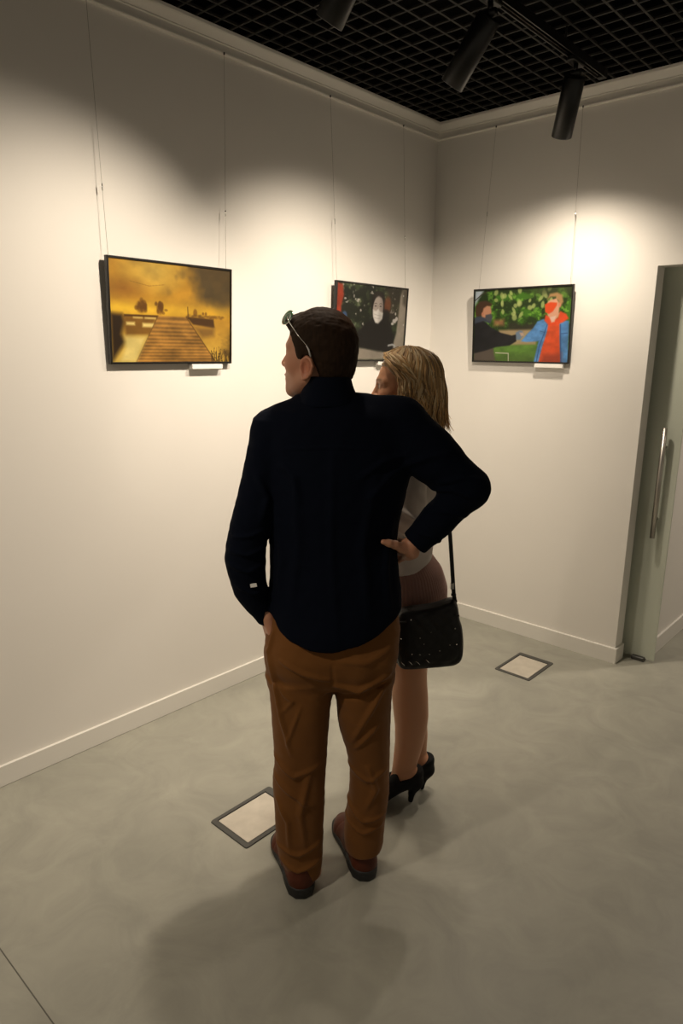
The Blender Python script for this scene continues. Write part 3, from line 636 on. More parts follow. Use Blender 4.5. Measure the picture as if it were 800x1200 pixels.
class HeadFrame:
    def __init__(s, c, f, up=(0, 0, 1), k=1.0):
        f = np.array(f, float); f /= np.linalg.norm(f); up = np.array(up, float); r = np.cross(f, up); r /= np.linalg.norm(r); u = np.cross(r, f)
        s.c = np.array(c, float); s.B = np.stack([r, f, u]); s.k = k      # rows: right, forward, up
    def __call__(s, x, y, z): return s.c+s.k*(np.array([x, y, z])@s.B)
    def inv(s, V): return ((V-s.c)@s.B.T)/s.k
def head_sculpt(v, H, male=True):
    k = H.k; R = H.B
    def E(c, r, kk=0.012, mode='add', R2=None): v.ell(H(*c), np.array(r)*k, kk*k, mode, R if R2 is None else R2 @ R)
    def Cn(a, b_, ra, rb, kk=0.01, mode='add'): v.cone(H(*a), H(*b_), ra*k, rb*k, kk*k, mode)
    w_ = 1.0 if male else 0.93
    E((0, -0.014, 0.030), (0.077*w_, 0.096, 0.086))
    E((0, 0.022, -0.030), (0.060*w_, 0.062, 0.080), 0.03)
    for sx in (-1, 1):
        Cn((sx*0.054*w_, -0.004, -0.062), (sx*0.016, 0.066, -0.101), 0.015 if male else 0.012, 0.015, 0.03)
        E((sx*0.040*w_, 0.048, -0.028), (0.023, 0.026, 0.026), 0.02)
        Cn((sx*0.012, 0.079, 0.020), (sx*0.050*w_, 0.056, 0.018), 0.012 if male else 0.010, 0.009, 0.015)
    E((0, 0.068, -0.101), (0.022, 0.019, 0.016), 0.018)
    E((0, 0.064, -0.065), (0.034, 0.026, 0.032), 0.02)
    for sx in (-1, 1):
        E((sx*0.031, 0.086, 0.002), (0.018, 0.012, 0.011), 0.010, 'sub')
        E((sx*0.031, 0.0655, 0.002), (0.0135, 0.0135, 0.0125), 0.004)
        Cn((sx*0.018, 0.0755, 0.007), (sx*0.044, 0.069, 0.006), 0.0035, 0.003, 0.004)
    Cn((0, 0.080, 0.010), (0, 0.103 if male else 0.101, -0.030), 0.008, 0.0105 if male else 0.009, 0.012)
    for sx in (-1, 1): E((sx*0.012, 0.092, -0.033), (0.0075, 0.010, 0.0075), 0.006)
    E((0, 0.0885, -0.0605), (0.022, 0.0075, 0.0055), 0.004); E((0, 0.0865, -0.0715), (0.019, 0.0085, 0.0065), 0.004)
    v.cone(H(-0.020, 0.0915, -0.0658), H(0.020, 0.0915, -0.0658), 0.0016*k, 0.0016*k, 0.004*k, 'sub')
    for sx in (-1, 1):     # ears: disc, rim, lobe, hollow
        t = 0.30*sx; Rr = np.array([[math.cos(t), -math.sin(t), 0], [math.sin(t), math.cos(t), 0], [0, 0, 1.0]])
        E((sx*0.0785*w_, -0.016, -0.032), (0.0075, 0.0185, 0.030), 0.006, 'add', Rr)
        E((sx*0.0855*w_, -0.011, -0.034), (0.0055, 0.0100, 0.0155), 0.004, 'sub', Rr)
        pts = [(0.010, -0.020), (0.016, -0.002), (0.011, 0.016), (-0.002, 0.025), (-0.015, 0.018), (-0.021, 0.002), (-0.016, -0.016), (-0.006, -0.028), (0.004, -0.032)]
        pp = [(sx*(0.084*w_ + 0.30*(-y)*0.35), y-0.016, z-0.030) for y, z in pts]
        for a, b_ in zip(pp[:-1], pp[1:]): Cn(a, b_, 0.0040, 0.0040, 0.003)
        E((sx*0.081*w_, -0.009, -0.059), (0.0045, 0.0075, 0.008), 0.005)
def paint_head(V, H, male, base):
    q = H.inv(V); C = np.repeat(np.array(base)[None], len(V), 0); x, y, z = q[:, 0], q[:, 1], q[:, 2]; ax = np.abs(x)
    near = (np.abs(z) < 0.16) & (np.linalg.norm(q, axis=1) < 0.16)
    def mx(m, c): m = (m*near)[:, None]; C[:] = C*(1-m)+np.array(c)*m
    mx(np.exp(-((ax-0.045)/0.02)**2-((z+0.03)/0.022)**2)*(y > 0.02)*0.45, base*np.array([1.02, 0.70, 0.62]))
    mx(np.exp(-((y+0.014)/0.022)**2-((z+0.032)/0.03)**2)*(ax > 0.07)*0.55, base*np.array([1.08, 0.62, 0.50]))
    mx(np.exp(-(x/0.021)**4-((z+0.0665)/0.0105)**4)*(y > 0.078)*0.8, base*(np.array([0.75, 0.42, 0.38]) if male else np.array([0.80, 0.32, 0.30])))
    mx(np.exp(-((ax-0.033)/0.018)**4-((z-0.0235-0.25*(0.02-np.abs(ax-0.03))*0.3)/0.0042)**2)*(y > 0.045)*0.85, (0.045, 0.026, 0.014) if male else (0.10, 0.055, 0.03))
    if not male:
        mx(np.exp(-((ax-0.031)/0.016)**4-((z-0.0085)/0.0035)**2)*(y > 0.05)*0.85, (0.02, 0.014, 0.012))
    else:
        mx(np.clip((-0.045-z)/0.03, 0, 1)*(y > 0.0)*0.30, base*np.array([0.62, 0.58, 0.55]))
    return C
def eyes(H, parent):
    for sx in (-1, 1):
        m = MB(); c = H(sx*0.031, 0.067, 0.0015); n = 14
        f = H.B[1]; Q = np.stack([H.B[0], H.B[2], f], 1)
        prof = [(math.sin(a)*0.0122*H.k, math.cos(a)*0.0122*H.k) for a in np.linspace(math.pi, 0, n)]
        vv = []; ff = []
        for r_, z_ in prof:
            for q in range(20): a = 2*math.pi*q/20; vv.append(c+Q@np.array([r_*math.cos(a), r_*math.sin(a), z_]))
        for i in range(n-1):
            for q in range(20): ff.append((i*20+q, i*20+(q+1) % 20, (i+1)*20+(q+1) % 20, (i+1)*20+q))
        rr = np.repeat([p_[0]/H.k for p_ in prof], 20); zz = np.repeat([p_[1] for p_ in prof], 20)
        col = np.where(((rr < 0.0024) & (zz > 0))[:, None], (0.005, 0.005, 0.005), np.where(((rr < 0.0058) & (zz > 0))[:, None], (0.07, 0.05, 0.03), (0.62, 0.58, 0.54)))
        build('eye', vv, ff, M_eye, parent, True, col=col)
def hand(v, wr, d, nrm, k=1.0, curl=0.5, side=1, thumb=0.7, tp=None):
    """wr wrist, d direction of the fingers, nrm back-of-hand normal, side: +1 thumb on d x nrm side"""
    wr = np.array(wr, float); d = np.array(d, float); d /= np.linalg.norm(d); n = np.array(nrm, float); n -= d*(n@d); n /= np.linalg.norm(n); t = np.cross(d, n)*side
    P = lambda a, b_, c: wr+k*(d*a+t*b_+n*c)
    for b0, b1 in ((-0.018, -0.031), (-0.006, -0.011), (0.006, 0.010), (0.016, 0.030)):
        v.cone(P(0.0, b0, 0), P(0.080, b1, 0.002), 0.017*k, 0.0125*k, 0.010*k)
    v.cone(P(0.01, -0.012, -0.006), P(0.06, -0.02, -0.008), 0.016*k, 0.013*k, 0.012*k)
    L = [(0.030, 0.046, 0.029, 0.022), (0.010, 0.050, 0.031, 0.023), (-0.010, 0.046, 0.029, 0.022), (-0.029, 0.037, 0.023, 0.019)]
    for i, (b0, l1, l2, l3) in enumerate(L):
        base = P(0.083, b0, 0.001); ang = 0; p0 = base; sp = b0*0.35
        for j, (l, r0, r1) in enumerate(((l1, 0.0093, 0.0085), (l2, 0.0085, 0.0078), (l3, 0.0078, 0.0066))):
            ang += curl*(0.55, 0.8, 0.55)[j]; q = d*math.cos(ang)-n*math.sin(ang)+t*sp; q /= np.linalg.norm(q); p1 = p0+q*l*k
            v.cone(p0, p1, r0*k, r1*k, 0.003*k); p0 = p1
    if tp:
        for (a, b_, ra, rb) in zip([wr+(tp[0]-wr)*0.2]+tp[:-1], tp, (0.018, 0.0145, 0.0118, 0.0100), (0.0150, 0.0120, 0.0102, 0.0078)): v.cone(a, b_, ra*k, rb*k, 0.008*k)
        return
    a, b_, c = P(0.018, 0.020, -0.006), P(0.052, 0.048, -0.012), P(0.052+0.030*math.cos(thumb), 0.048+0.032*math.sin(thumb), -0.014)
    e = c+(c-b_)*0.85+k*(-n*0.004)
    v.cone(a, b_, 0.0165*k, 0.0125*k, 0.012*k); v.cone(b_, c, 0.0118*k, 0.0100*k, 0.004*k); v.cone(c, e, 0.0098*k, 0.0075*k, 0.002*k)

M_skin = attr_mat('skin', rough=0.48, spec=0.4, sss=0.12, bump=(140, 0.05, 0.001))
M_eye = attr_mat('eye_surface', rough=0.12, spec=0.6)
def shoe(F, name, heel, toe, parent):
    """derby shoe: leather upper, black rubber sole, laces; heel and toe are floor points in the figure's frame"""
    heel, toe = np.array(heel), np.array(toe); d = toe-heel; Ls = np.linalg.norm(d[:2]); d = d/Ls; s_ = np.array([-d[1], d[0], 0])
    def P(a, b_, z): return heel+d*a*Ls+s_*b_+np.array([0, 0, z])
    lo = np.minimum(heel, toe)-0.08; hi = np.maximum(heel, toe)+0.08; lo[2] = -0.01; hi[2] = 0.16
    out = [(0.0, 0.0), (0.04, 0.030), (0.12, 0.042), (0.25, 0.043), (0.45, 0.040), (0.6, 0.043), (0.75, 0.050), (0.88, 0.044), (0.96, 0.028), (1.0, 0.0)]
    v = Vol(lo, hi, 0.003)
    v.cone(P(0.15, 0, 0.058), P(0.24, 0, 0.068), 0.040, 0.043, 0.02); v.cone(P(0.145, 0, 0.035), P(0.45, 0, 0.035), 0.040, 0.036, 0.02)
    v.cone(P(0.26, 0, 0.075), P(0.62, 0, 0.045), 0.034, 0.030, 0.03); v.cone(P(0.5, 0, 0.026), P(0.75, 0.003, 0.026), 0.036, 0.043, 0.02)
    v.cone(P(0.75, 0.003, 0.024), P(0.86, 0.0, 0.024), 0.042, 0.034, 0.02); v.cone(P(0.16, 0, 0.085), P(0.28, 0, 0.10), 0.037, 0.036, 0.01)
    v.cut(lambda X, Y, Z: Z-0.018+0*X+0*Y, 0.004)
    V, Fq = v.mesh(2); q = (V-heel); t = (q@d)/Ls
    N = vnormals(V, Fq); V = V-N*(0.0012*np.exp(-((t-0.70)/0.012)**2)+0.0012*np.exp(-((t-0.33)/0.010)**2)*(V[:, 2] < 0.07))[:, None]
    up = build(name, V, Fq, M_leather, parent, True)
    m = MB(); ring = [P(a, b_, 0) for a, b_ in out]+[P(a, -b_*0.93, 0) for a, b_ in out[-2:0:-1]]; n = len(ring); cen = sum(ring)/n
    v2 = []; f2 = []
    for z, sc_ in ((0.0, 0.985), (0.003, 1.03), (0.020, 1.045), (0.025, 1.02), (0.026, 0.9)):
        for p_ in ring: v2.append(cen+(p_-cen)*sc_+np.array([0, 0, z]))
    for i in range(4):
        for j in range(n): f2.append((i*n+j, i*n+(j+1) % n, (i+1)*n+(j+1) % n, (i+1)*n+j))
    f2.append(tuple(range(n-1, -1, -1))); f2.append(tuple(range(4*n, 5*n)))
    so = build('sole', v2, f2, M_rubber, up); sd = so.modifiers.new('s', 'SUBSURF'); sd.levels = 2; sd.render_levels = 2
    for p_ in so.data.polygons: p_.use_smooth = True
    hm = MB(); hr = [P(a, b_*1.04, 0) for a, b_ in ((0.0, 0.004), (0.03, 0.027), (0.11, 0.042), (0.25, 0.043), (0.34, 0.041))]; hr = hr+[P(a, -b_*0.98, 0) for a, b_ in ((0.34, 0.041), (0.25, 0.043), (0.11, 0.042), (0.03, 0.027), (0.0, 0.004))]; hc = sum(hr)/10
    hm.add([hc+(q-hc)*sc_+np.array([0, 0, z]) for z, sc_ in ((0.0, 0.98), (0.004, 1.02), (0.030, 1.04), (0.036, 1.0)) for q in hr], [(i*10+j, i*10+(j+1) % 10, i*10+10+(j+1) % 10, i*10+10+j) for i in range(3) for j in range(10)]+[tuple(range(9, -1, -1)), tuple(range(30, 40))])
    hm.build('heel', M_rubber, up, True)
    for i in range(4):
        a = 0.40+0.055*i; z = 0.098-0.062*(a-0.36)/0.3*0.75
        MB().tube([P(a, -0.018, z-0.003), P(a+0.01, -0.008, z+0.006), P(a+0.01, 0.008, z+0.006), P(a, 0.018, z-0.003)], 0.002, 6).build('lace', M_rubber, up, True)
    return up

# ------------------------------------------------------------------ the man
M_shirt = mat('dark_navy_cotton', (0.0022, 0.0038, 0.0095), 0.9, bump=(420, 0.25, 0.0006), spec=0.08, sheen=0.0)
M_trous = mat('tan_brown_cotton', (0.150, 0.058, 0.012), 0.8, noise=(3.0, (0.180, 0.071, 0.015), 4, 0.35, 0.7), bump=(500, 0.2, 0.0006), spec=0.2, sheen=0.08)
M_leather = mat('reddish_brown_leather', (0.060, 0.014, 0.006), 0.5, noise=(14, (0.10, 0.024, 0.010), 5, 0.35, 0.7), spec=0.25)
M_rubber = mat('black_rubber', (0.010, 0.010, 0.010), 0.6)
M_hairm = attr_mat('short_brown_hair', rough=0.75, spec=0.15)
F1 = Figure((1.2, -2.19)); L = F1.L
T_ROWS = F1.rows([(468, 350, 424, 0.010, 0.070), (472, 340, 440, 0.008, 0.082), (478, 322, 460, 0.0, 0.095), (487, 308, 476, 0.0, 0.105), (500, 301, 484, 0.0, 0.112), (525, 302, 486, 0.0, 0.120), (555, 305, 481, 0.0, 0.124),
  (585, 310, 474, 0.0, 0.122), (613, 314, 467, 0.0, 0.118), (640, 316, 464, 0.0, 0.116), (662, 316.5, 467, 0.0, 0.118), (694, 315.5, 470, -0.003, 0.125), (730, 314, 470.5, -0.008, 0.138), (775, 312, 470, -0.010, 0.142)])
A_ROWS = F1.rows([(494, 300, 345, 0.0, 0.055), (505, 295, 343, 0.0, 0.062), (520, 291, 338, -0.005, 0.062), (545, 286, 333, -0.012, 0.060), (575, 279.5, 328, -0.02, 0.057), (600, 273, 322, -0.028, 0.055), (615, 269.5, 317, -0.032, 0.054),
  (640, 264.5, 312, -0.036, 0.053), (655, 263, 311, -0.036, 0.053), (668, 266.5, 311, -0.034, 0.052), (680, 270, 311.5, -0.030, 0.050), (697, 275, 315, -0.022, 0.047), (712, 286, 320, -0.014, 0.042), (728, 302, 326, -0.006, 0.036)])
HIP = F1.rows([(700, 322, 462, 0.0, 0.105), (735, 313.5, 469, -0.005, 0.122), (760, 310.5, 466.5, -0.010, 0.125), (775, 311.5, 464, -0.012, 0.118), (788, 313, 462, -0.012, 0.105), (796, 316, 460, -0.012, 0.085)])
LEGL = F1.rows([(790, 313, 391.5, -0.018, 0.100), (810, 316, 391, -0.020, 0.099), (818, 317, 388.5, -0.022, 0.098), (833, 318.5, 387, -0.026, 0.094), (850, 319.5, 385.5, -0.030, 0.090), (882, 321, 383.5, -0.040, 0.082), (896, 321.5, 382.5, -0.045, 0.079), (910, 320, 381.5, -0.050, 0.078), (932, 321, 380, -0.058, 0.078), (950, 322, 379, -0.064, 0.077),
  (968, 323, 378.5, -0.070, 0.075), (983, 323.5, 379, -0.074, 0.072), (997, 326, 378.5, -0.078, 0.070), (1010, 332, 377.5, -0.082, 0.066), (1019, 338, 375.5, -0.085, 0.064)])
LEGR = F1.rows([(790, 388, 461, -0.014, 0.100), (810, 391, 459, -0.015, 0.098), (818, 393.5, 458.5, -0.016, 0.097), (833, 394.5, 457.5, -0.017, 0.092), (850, 398, 457, -0.018, 0.088), (873, 405.5, 457, -0.020, 0.082), (896, 410, 456.5, -0.022, 0.078), (923, 409.5, 456, -0.025, 0.076), (940, 407, 454, -0.027, 0.075), (955, 404, 451.5, -0.028, 0.074),
  (972, 402.5, 450, -0.030, 0.072), (984, 404, 449, -0.032, 0.070), (991, 406, 447, -0.033, 0.068)])
HEELL, TOEL = F1.floor(1.268, -2.348), F1.floor(1.000, -2.205)
HEELR, TOER = F1.floor(1.366, -2.158), F1.floor(1.100, -2.000)
H1 = HeadFrame(L(371.5, 415.5, 0.035)+np.array([0.0, 0, 0]), (-0.87, 0.49, 0.05), (0.0, 0, 1), 1.04)
SH = L(466, 499, 0.0); EL = L(549, 572, -0.075); WR = L(481, 641, -0.050)
SHL = L(318, 503, 0.0)
# body
v = Vol((-0.40, -0.26, -0.005), (0.56, 0.30, 1.83), 0.0032)
v.stack([(z, xc, a*0.93, yc, b_*0.90) for z, xc, a, yc, b_ in T_ROWS], 0.03, -0.012)
v.stack([(z, xc, a*0.92, yc, b_*0.85) for z, xc, a, yc, b_ in HIP], 0.03, -0.018)
for rows, hl, to in ((LEGL, HEELL, TOEL), (LEGR, HEELR, TOER)):
    rr = [(z, xc, max(a*0.80-0.004, 0.03) if z > 0.5 else 0.048, yc, max(b_*0.80-0.004, 0.03) if z > 0.5 else 0.048) for z, xc, a, yc, b_ in rows]
    v.stack(rr, 0.03); zl = min(rr); ak = hl+(to-hl)*0.23+np.array([0, 0, 0.085])
    v.cone((zl[1], zl[3], zl[0]), ak, 0.046, 0.036, 0.03); v.cone(ak, hl+(to-hl)*0.75+np.array([0, 0, 0.038]), 0.030, 0.022, 0.02); v.cone(ak, hl+(to-hl)*0.17+np.array([0, 0, 0.045]), 0.030, 0.026, 0.02)
v.stack([(z, xc, max(a*0.72, 0.026), yc, max(b_*0.72, 0.026)) for z, xc, a, yc, b_ in A_ROWS], 0.03)
v.cone(SH, EL, 0.050, 0.038, 0.03); v.cone(EL, WR, 0.038, 0.026, 0.02)
nk = H1(0, -0.034, -0.055); v.cone(nk, L(387, 478, 0.01), 0.055, 0.056, 0.03)
# right hand on the hip, thumb towards the back
HRW = L(480, 643, -0.050)
hand(v, HRW, (-0.18, 0.93, -0.30), (0.75, 0.20, 0.62), 0.98, 0.50, -1, 1.0, [L(471, 642, -0.068), L(463, 638.5, -0.086), L(455.5, 636.5, -0.098), L(449, 635, -0.104)])
# left hand slipping into the trouser pocket
HLW = L(312, 722, -0.018)
hand(v, HLW, (0.24, 0.06, -1.0), (-0.92, -0.38, 0.0), 0.98, 0.45, 1, 0.4)
v.cone(L(308, 712, -0.016), HLW, 0.028, 0.026, 0.01)
head_sculpt(v, H1, True)
V, Fq = v.mesh(2); skin1 = np.array([0.50, 0.245, 0.150])
C = paint_head(V, H1, True, skin1); man = build('person', V, Fq, M_skin, None, True, F1.M, C)
tag(man, 'man in dark navy shirt and tan trousers, hand on hip, seen from behind', 'person')
eyes(H1, man)
# hair
v = Vol(H1.c-0.17, H1.c+0.17, 0.0026); B = H1.B
v.ell(H1(0, -0.014, 0.031), np.array((0.0835, 0.1045, 0.0945))*H1.k, 0, 'add', B); v.ell(H1(0, -0.045, -0.020), np.array((0.070, 0.068, 0.075))*H1.k, 0.02, 'add', B)
v.ell(H1(0, 0.066, 0.082), np.array((0.050, 0.028, 0.020))*H1.k, 0.02, 'add', B)
ln_y = [-0.13, -0.10, -0.06, -0.047, -0.040, -0.027, -0.010, 0.000, 0.006, 0.020, 0.030, 0.044, 0.060, 0.080, 0.12]
ln_z = [-0.078, -0.078, -0.072, -0.066, -0.035, -0.006, 0.000, -0.004, -0.016, -0.018, 0.020, 0.042, 0.058, 0.066, 0.068]
def hl(X, Y, Z):
    x, y, z = X-H1.c[0], Y-H1.c[1], Z-H1.c[2]; q1 = (B[1][0]*x+B[1][1]*y+B[1][2]*z)/H1.k; q2 = (B[2][0]*x+B[2][1]*y+B[2][2]*z)/H1.k
    return (q2-np.interp(q1, ln_y, ln_z))*0.6*H1.k
v.cut(hl, 0.004); V, Fq = v.mesh(2); N = vnormals(V, Fq); q = H1.inv(V)
V = V+N*(0.0016*wob(V, 260, 3, 7)+0.0014*wob(V, 120, 5, 5))[:, None]
st = wob(q*np.array([1, 1, 0.25]), 420, 9, 6); C = np.array([0.024, 0.0125, 0.006])*(1+0.45*st)[:, None]
thin = np.exp(-(((q[:, 0]-0.02)/0.045)**2+((q[:, 1]+0.075)/0.04)**2+((q[:, 2]-0.085)/0.035)**2))  # warm highlight at the crown, mixed into the hair colour
C = C*(1-0.5*thin[:, None])+np.array([0.16, 0.075, 0.035])*0.5*thin[:, None]
build('hair', V, Fq, M_hairm, man, True, col=C)
# shirt
v = Vol((-0.42, -0.28, 0.70), (0.58, 0.28, 1.62), 0.0042)
d_ = (WR-EL)/np.linalg.norm(WR-EL); cf = EL+(WR-EL)*0.93; du = np.cross(d_, [0, 1, 0])
def sleeve():
    v.cone(SH, SH+(EL-SH)*0.55, 0.068, 0.072, 0.04); v.cone(SH+(EL-SH)*0.5, EL, 0.071, 0.057, 0.02); v.cone(EL, EL+(WR-EL)*0.55, 0.056, 0.049, 0.02); v.cone(EL+(WR-EL)*0.5, EL+(WR-EL)*1.0, 0.049, 0.040, 0.012)
    v.cone(cf-d_*0.055, cf-d_*0.053, 0.0465, 0.0465, 0.004)
sleeve()
v.cut(lambda X, Y, Z: (cf[0]-X)*d_[0]+(cf[1]-Y)*d_[1]+(cf[2]-Z)*d_[2], 0.004)
v.stack(T_ROWS, 0.008); v.stack(A_ROWS, 0.012)
v.cone(L(438, 489, 0.0), SH+np.array([0.0, 0, 0]), 0.040, 0.060, 0.04)
v.cone(SH, SH+(EL-SH)*0.3, 0.068, 0.070, 0.04)
v.cone(L(398, 478, 0.0), L(470, 492, 0.0), 0.05, 0.056, 0.03); v.cone(L(372, 480, 0.0), L(318, 500, 0.0), 0.055, 0.052, 0.03)
HEM = [L(x, y, -0.12) for x, y in ((302, 727), (314, 730), (327, 745), (340, 753), (363, 760.5), (390, 761.5), (417, 756), (444, 746), (462, 736), (471, 730), (480, 722))]
hx = [p_[0] for p_ in HEM]; hz = [p_[2] for p_ in HEM]
axm = (A_ROWS[-1][1]+A_ROWS[-1][2])
v.cut(lambda X, Y, Z: np.where(X < L(311, 700)[0], 1.0, (Z-np.interp(X, hx, hz)))+0*Y, 0.004)
V, Fq = v.mesh(2); N = vnormals(V, Fq)
xz = lambda *pts: [(float(L(x, y, -0.1)[0]), float(L(x, y, -0.1)[2])) for x, y in pts]
fl_ = [(xz((330, 527), (390, 523), (455, 527)), 0.004, 0.0018), (xz((300, 560), (312, 585), (305, 615)), 0.010, 0.006), (xz((345, 560), (350, 640), (340, 720)), 0.014, 0.004), (xz((440, 560), (425, 640), (432, 730)), 0.016, 0.005),
  (xz((390, 530), (388, 640), (395, 750)), 0.012, 0.003), (xz((478, 545), (455, 560), (430, 585)), 0.010, 0.006), (xz((476, 535), (450, 540), (420, 560)), 0.009, 0.005), (xz((330, 545), (345, 560), (352, 590)), 0.010, 0.005),
  (xz((268, 648), (290, 652), (311, 645)), 0.006, 0.005), (xz((268, 664), (290, 672), (310, 664)), 0.006, 0.005), (xz((272, 632), (292, 630), (313, 622)), 0.006, 0.004), (xz((276, 690), (295, 700), (313, 695)), 0.006, 0.004),
  (xz((505, 575), (530, 572), (560, 585)), 0.008, 0.006), (xz((500, 600), (525, 598), (548, 606)), 0.007, 0.005), (xz((515, 565), (540, 558), (566, 562)), 0.008, 0.005), (xz((490, 625), (505, 628), (520, 640)), 0.006, 0.004), (xz((480, 545), (500, 535), (530, 530)), 0.010, 0.005),
  (xz((322, 600), (330, 660), (322, 720)), 0.010, 0.004), (xz((460, 610), (452, 670), (458, 725)), 0.010, 0.005)]
V = folds(V, N, fl_); V = V+N*(0.0028*wob(V*np.array([1, 1, 0.6]), 38, 4, 6)+0.0012*wob(V, 95, 6, 6))[:, None]
shirt = build('shirt', V, Fq, M_shirt, man, True)
# collar
v = Vol((-0.22, -0.16, 1.40), (0.16, 0.22, 1.66), 0.003)
CR = F1.rows([(441, 361, 411, 0.008, 0.075), (450, 357, 413, 0.006, 0.077), (458, 354, 416, 0.004, 0.079), (468, 348, 421, 0.002, 0.083), (475, 344, 426, 0.0, 0.086)])
CR2 = F1.rows([(440, 361, 410, 0.022, 0.062), (449, 360, 411, 0.022, 0.064)])
v.stack(CR, 0.004); V, Fq = v.mesh(2); N = vnormals(V, Fq); V = V+N*(0.0012*wob(V, 60, 2))[:, None]
build('collar', V, Fq, M_shirt, man, True)
c0 = L(297, 686, -0.079)
MB().box((-0.0095, -0.0012, -0.0055), (0.0095, 0.0012, 0.0055), 0.0004, Matrix.Translation(Vector(c0)) @ Matrix.Rotation(-0.16, 4, 'Y')).build('sleeve_tag', M_card, man)
# trousers
v = Vol((-0.30, -0.26, 0.02), (0.30, 0.24, 1.06), 0.0042)
v.stack(LEGL, 0.0, 0, p=2.15); v.stack(LEGR, 0.005, 0, p=2.15); v.stack(HIP, 0.02, 0, p=2.2)
v.cone(L(354, 772, -0.050), L(346, 768, -0.05), 0.074, 0.070, 0.04); v.cone(L(422, 772, -0.045), L(432, 768, -0.04), 0.074, 0.070, 0.04)
V, Fq = v.mesh(2); N = vnormals(V, Fq)
fl_ = [(xz((389, 775), (390, 790), (391, 803)), 0.006, -0.002), (xz((330, 772), (355, 783), (388, 793)), 0.006, 0.006), (xz((392, 800), (420, 805), (458, 790)), 0.007, 0.007), (xz((396, 818), (425, 812), (456, 800)), 0.008, -0.005),
  (xz((322, 795), (333, 812), (343, 819), (329, 836)), 0.006, 0.003), (xz((352, 826), (344, 848), (336, 872)), 0.006, 0.003), (xz((313, 765), (322, 800), (330, 840), (341, 880)), 0.007, 0.006), (xz((448, 808), (428, 840), (412, 872)), 0.008, 0.006),
  (xz((442, 850), (425, 868), (415, 880)), 0.006, 0.004), (xz((322, 892), (345, 905), (375, 895)), 0.007, 0.005), (xz((322, 912), (342, 924), (368, 940)), 0.007, 0.005), (xz((325, 935), (338, 955), (340, 985)), 0.007, 0.005), (xz((362, 905), (352, 945), (358, 985)), 0.010, 0.006),
  (xz((410, 905), (430, 915), (455, 905)), 0.007, 0.004), (xz((409, 950), (425, 962), (450, 958)), 0.006, 0.006), (xz((406, 968), (425, 976), (449, 968)), 0.005, 0.005), (xz((432, 900), (440, 925), (428, 950)), 0.009, 0.006), (xz((330, 1000), (350, 1008), (376, 1000)), 0.006, 0.005),
  (xz((326, 985), (350, 990), (377, 980)), 0.006, 0.005), (xz((315, 768), (318, 755), (320, 742)), 0.004, 0.005), (xz((400, 770), (430, 772), (460, 760)), 0.010, 0.003)]
V = folds(V, N, fl_, True, 2.0); V = V+N*(0.0040*wob(V*np.array([1, 1, 0.45]), 42, 14, 6)+0.0012*wob(V, 110, 16, 6))[:, None]
build('trousers', V, Fq, M_trous, man, True)
shoe(F1, 'shoe', HEELL, TOEL, man); shoe(F1, 'shoe', HEELR, TOER, man)

# sunglasses pushed up on his head
M_metal = mat('silver_wire_frame', (0.75, 0.72, 0.66), 0.2, metal=1.0); M_tip = mat('pale_temple_tip', (0.62, 0.60, 0.58), 0.4)
M_lensg = mat('dark_green_lens', (0.030, 0.085, 0.032), 0.22, spec=0.35)
sg = bpy.data.objects.new('sunglasses', None); COL.objects.link(sg); sg.empty_display_size = 0.03
HM = F1.M @ Matrix(((B[0][0], B[1][0], B[2][0], H1.c[0]), (B[0][1], B[1][1], B[2][1], H1.c[1]), (B[0][2], B[1][2], B[2][2], H1.c[2]), (0, 0, 0, 1)))
sg.matrix_world = HM; tag(sg, 'green sunglasses with thin silver temples pushed up on the man\'s head', 'sunglasses')
lean = 0.45
for sx in (-1, 1):
    Rm_ = Matrix.Translation(Vector((sx*0.045, 0.074, 0.096))) @ Matrix.Rotation(-sx*1.02, 4, 'Z') @ Matrix.Rotation(lean, 4, 'X') @ Matrix.Rotation(math.pi/2, 4, 'X') @ Matrix.Scale(1.25, 4, (1, 0, 0))
    MB().lathe([(0, 0.0022), (0.012, 0.0016), (0.0215, -0.001), (0.022, -0.0022), (0.012, 0.0002), (0, 0.0008)], 32, Rm_).build('lens', M_lensg, sg, True)
    rim = [Rm_ @ Vector((0.0222*math.cos(a), 0.0222*math.sin(a), -0.0014)) for a in np.linspace(0, 2*math.pi, 33)]
    MB().tube([tuple(p_) for p_ in rim], 0.0009, 6, False).build('rim', M_metal, sg, True)
    pts = [(sx*0.062, 0.066, 0.100), (sx*0.078, 0.050, 0.086), (sx*0.0895, 0.012, 0.052), (sx*0.0915, -0.018, 0.026)]
    MB().tube(pts, 0.0012, 8).build('temple', M_metal, sg, True)
    MB().tube([(sx*0.0915, -0.018, 0.026), (sx*0.0925, -0.027, 0.014), (sx*0.0915, -0.033, -0.004)], [0.0014, 0.0024, 0.0020], 8).build('temple_tip', M_tip, sg, True)
MB().tube([(-0.030, 0.094, 0.100), (0, 0.108, 0.103), (0.030, 0.094, 0.100)], 0.0011, 8).build('bridge', M_metal, sg, True)

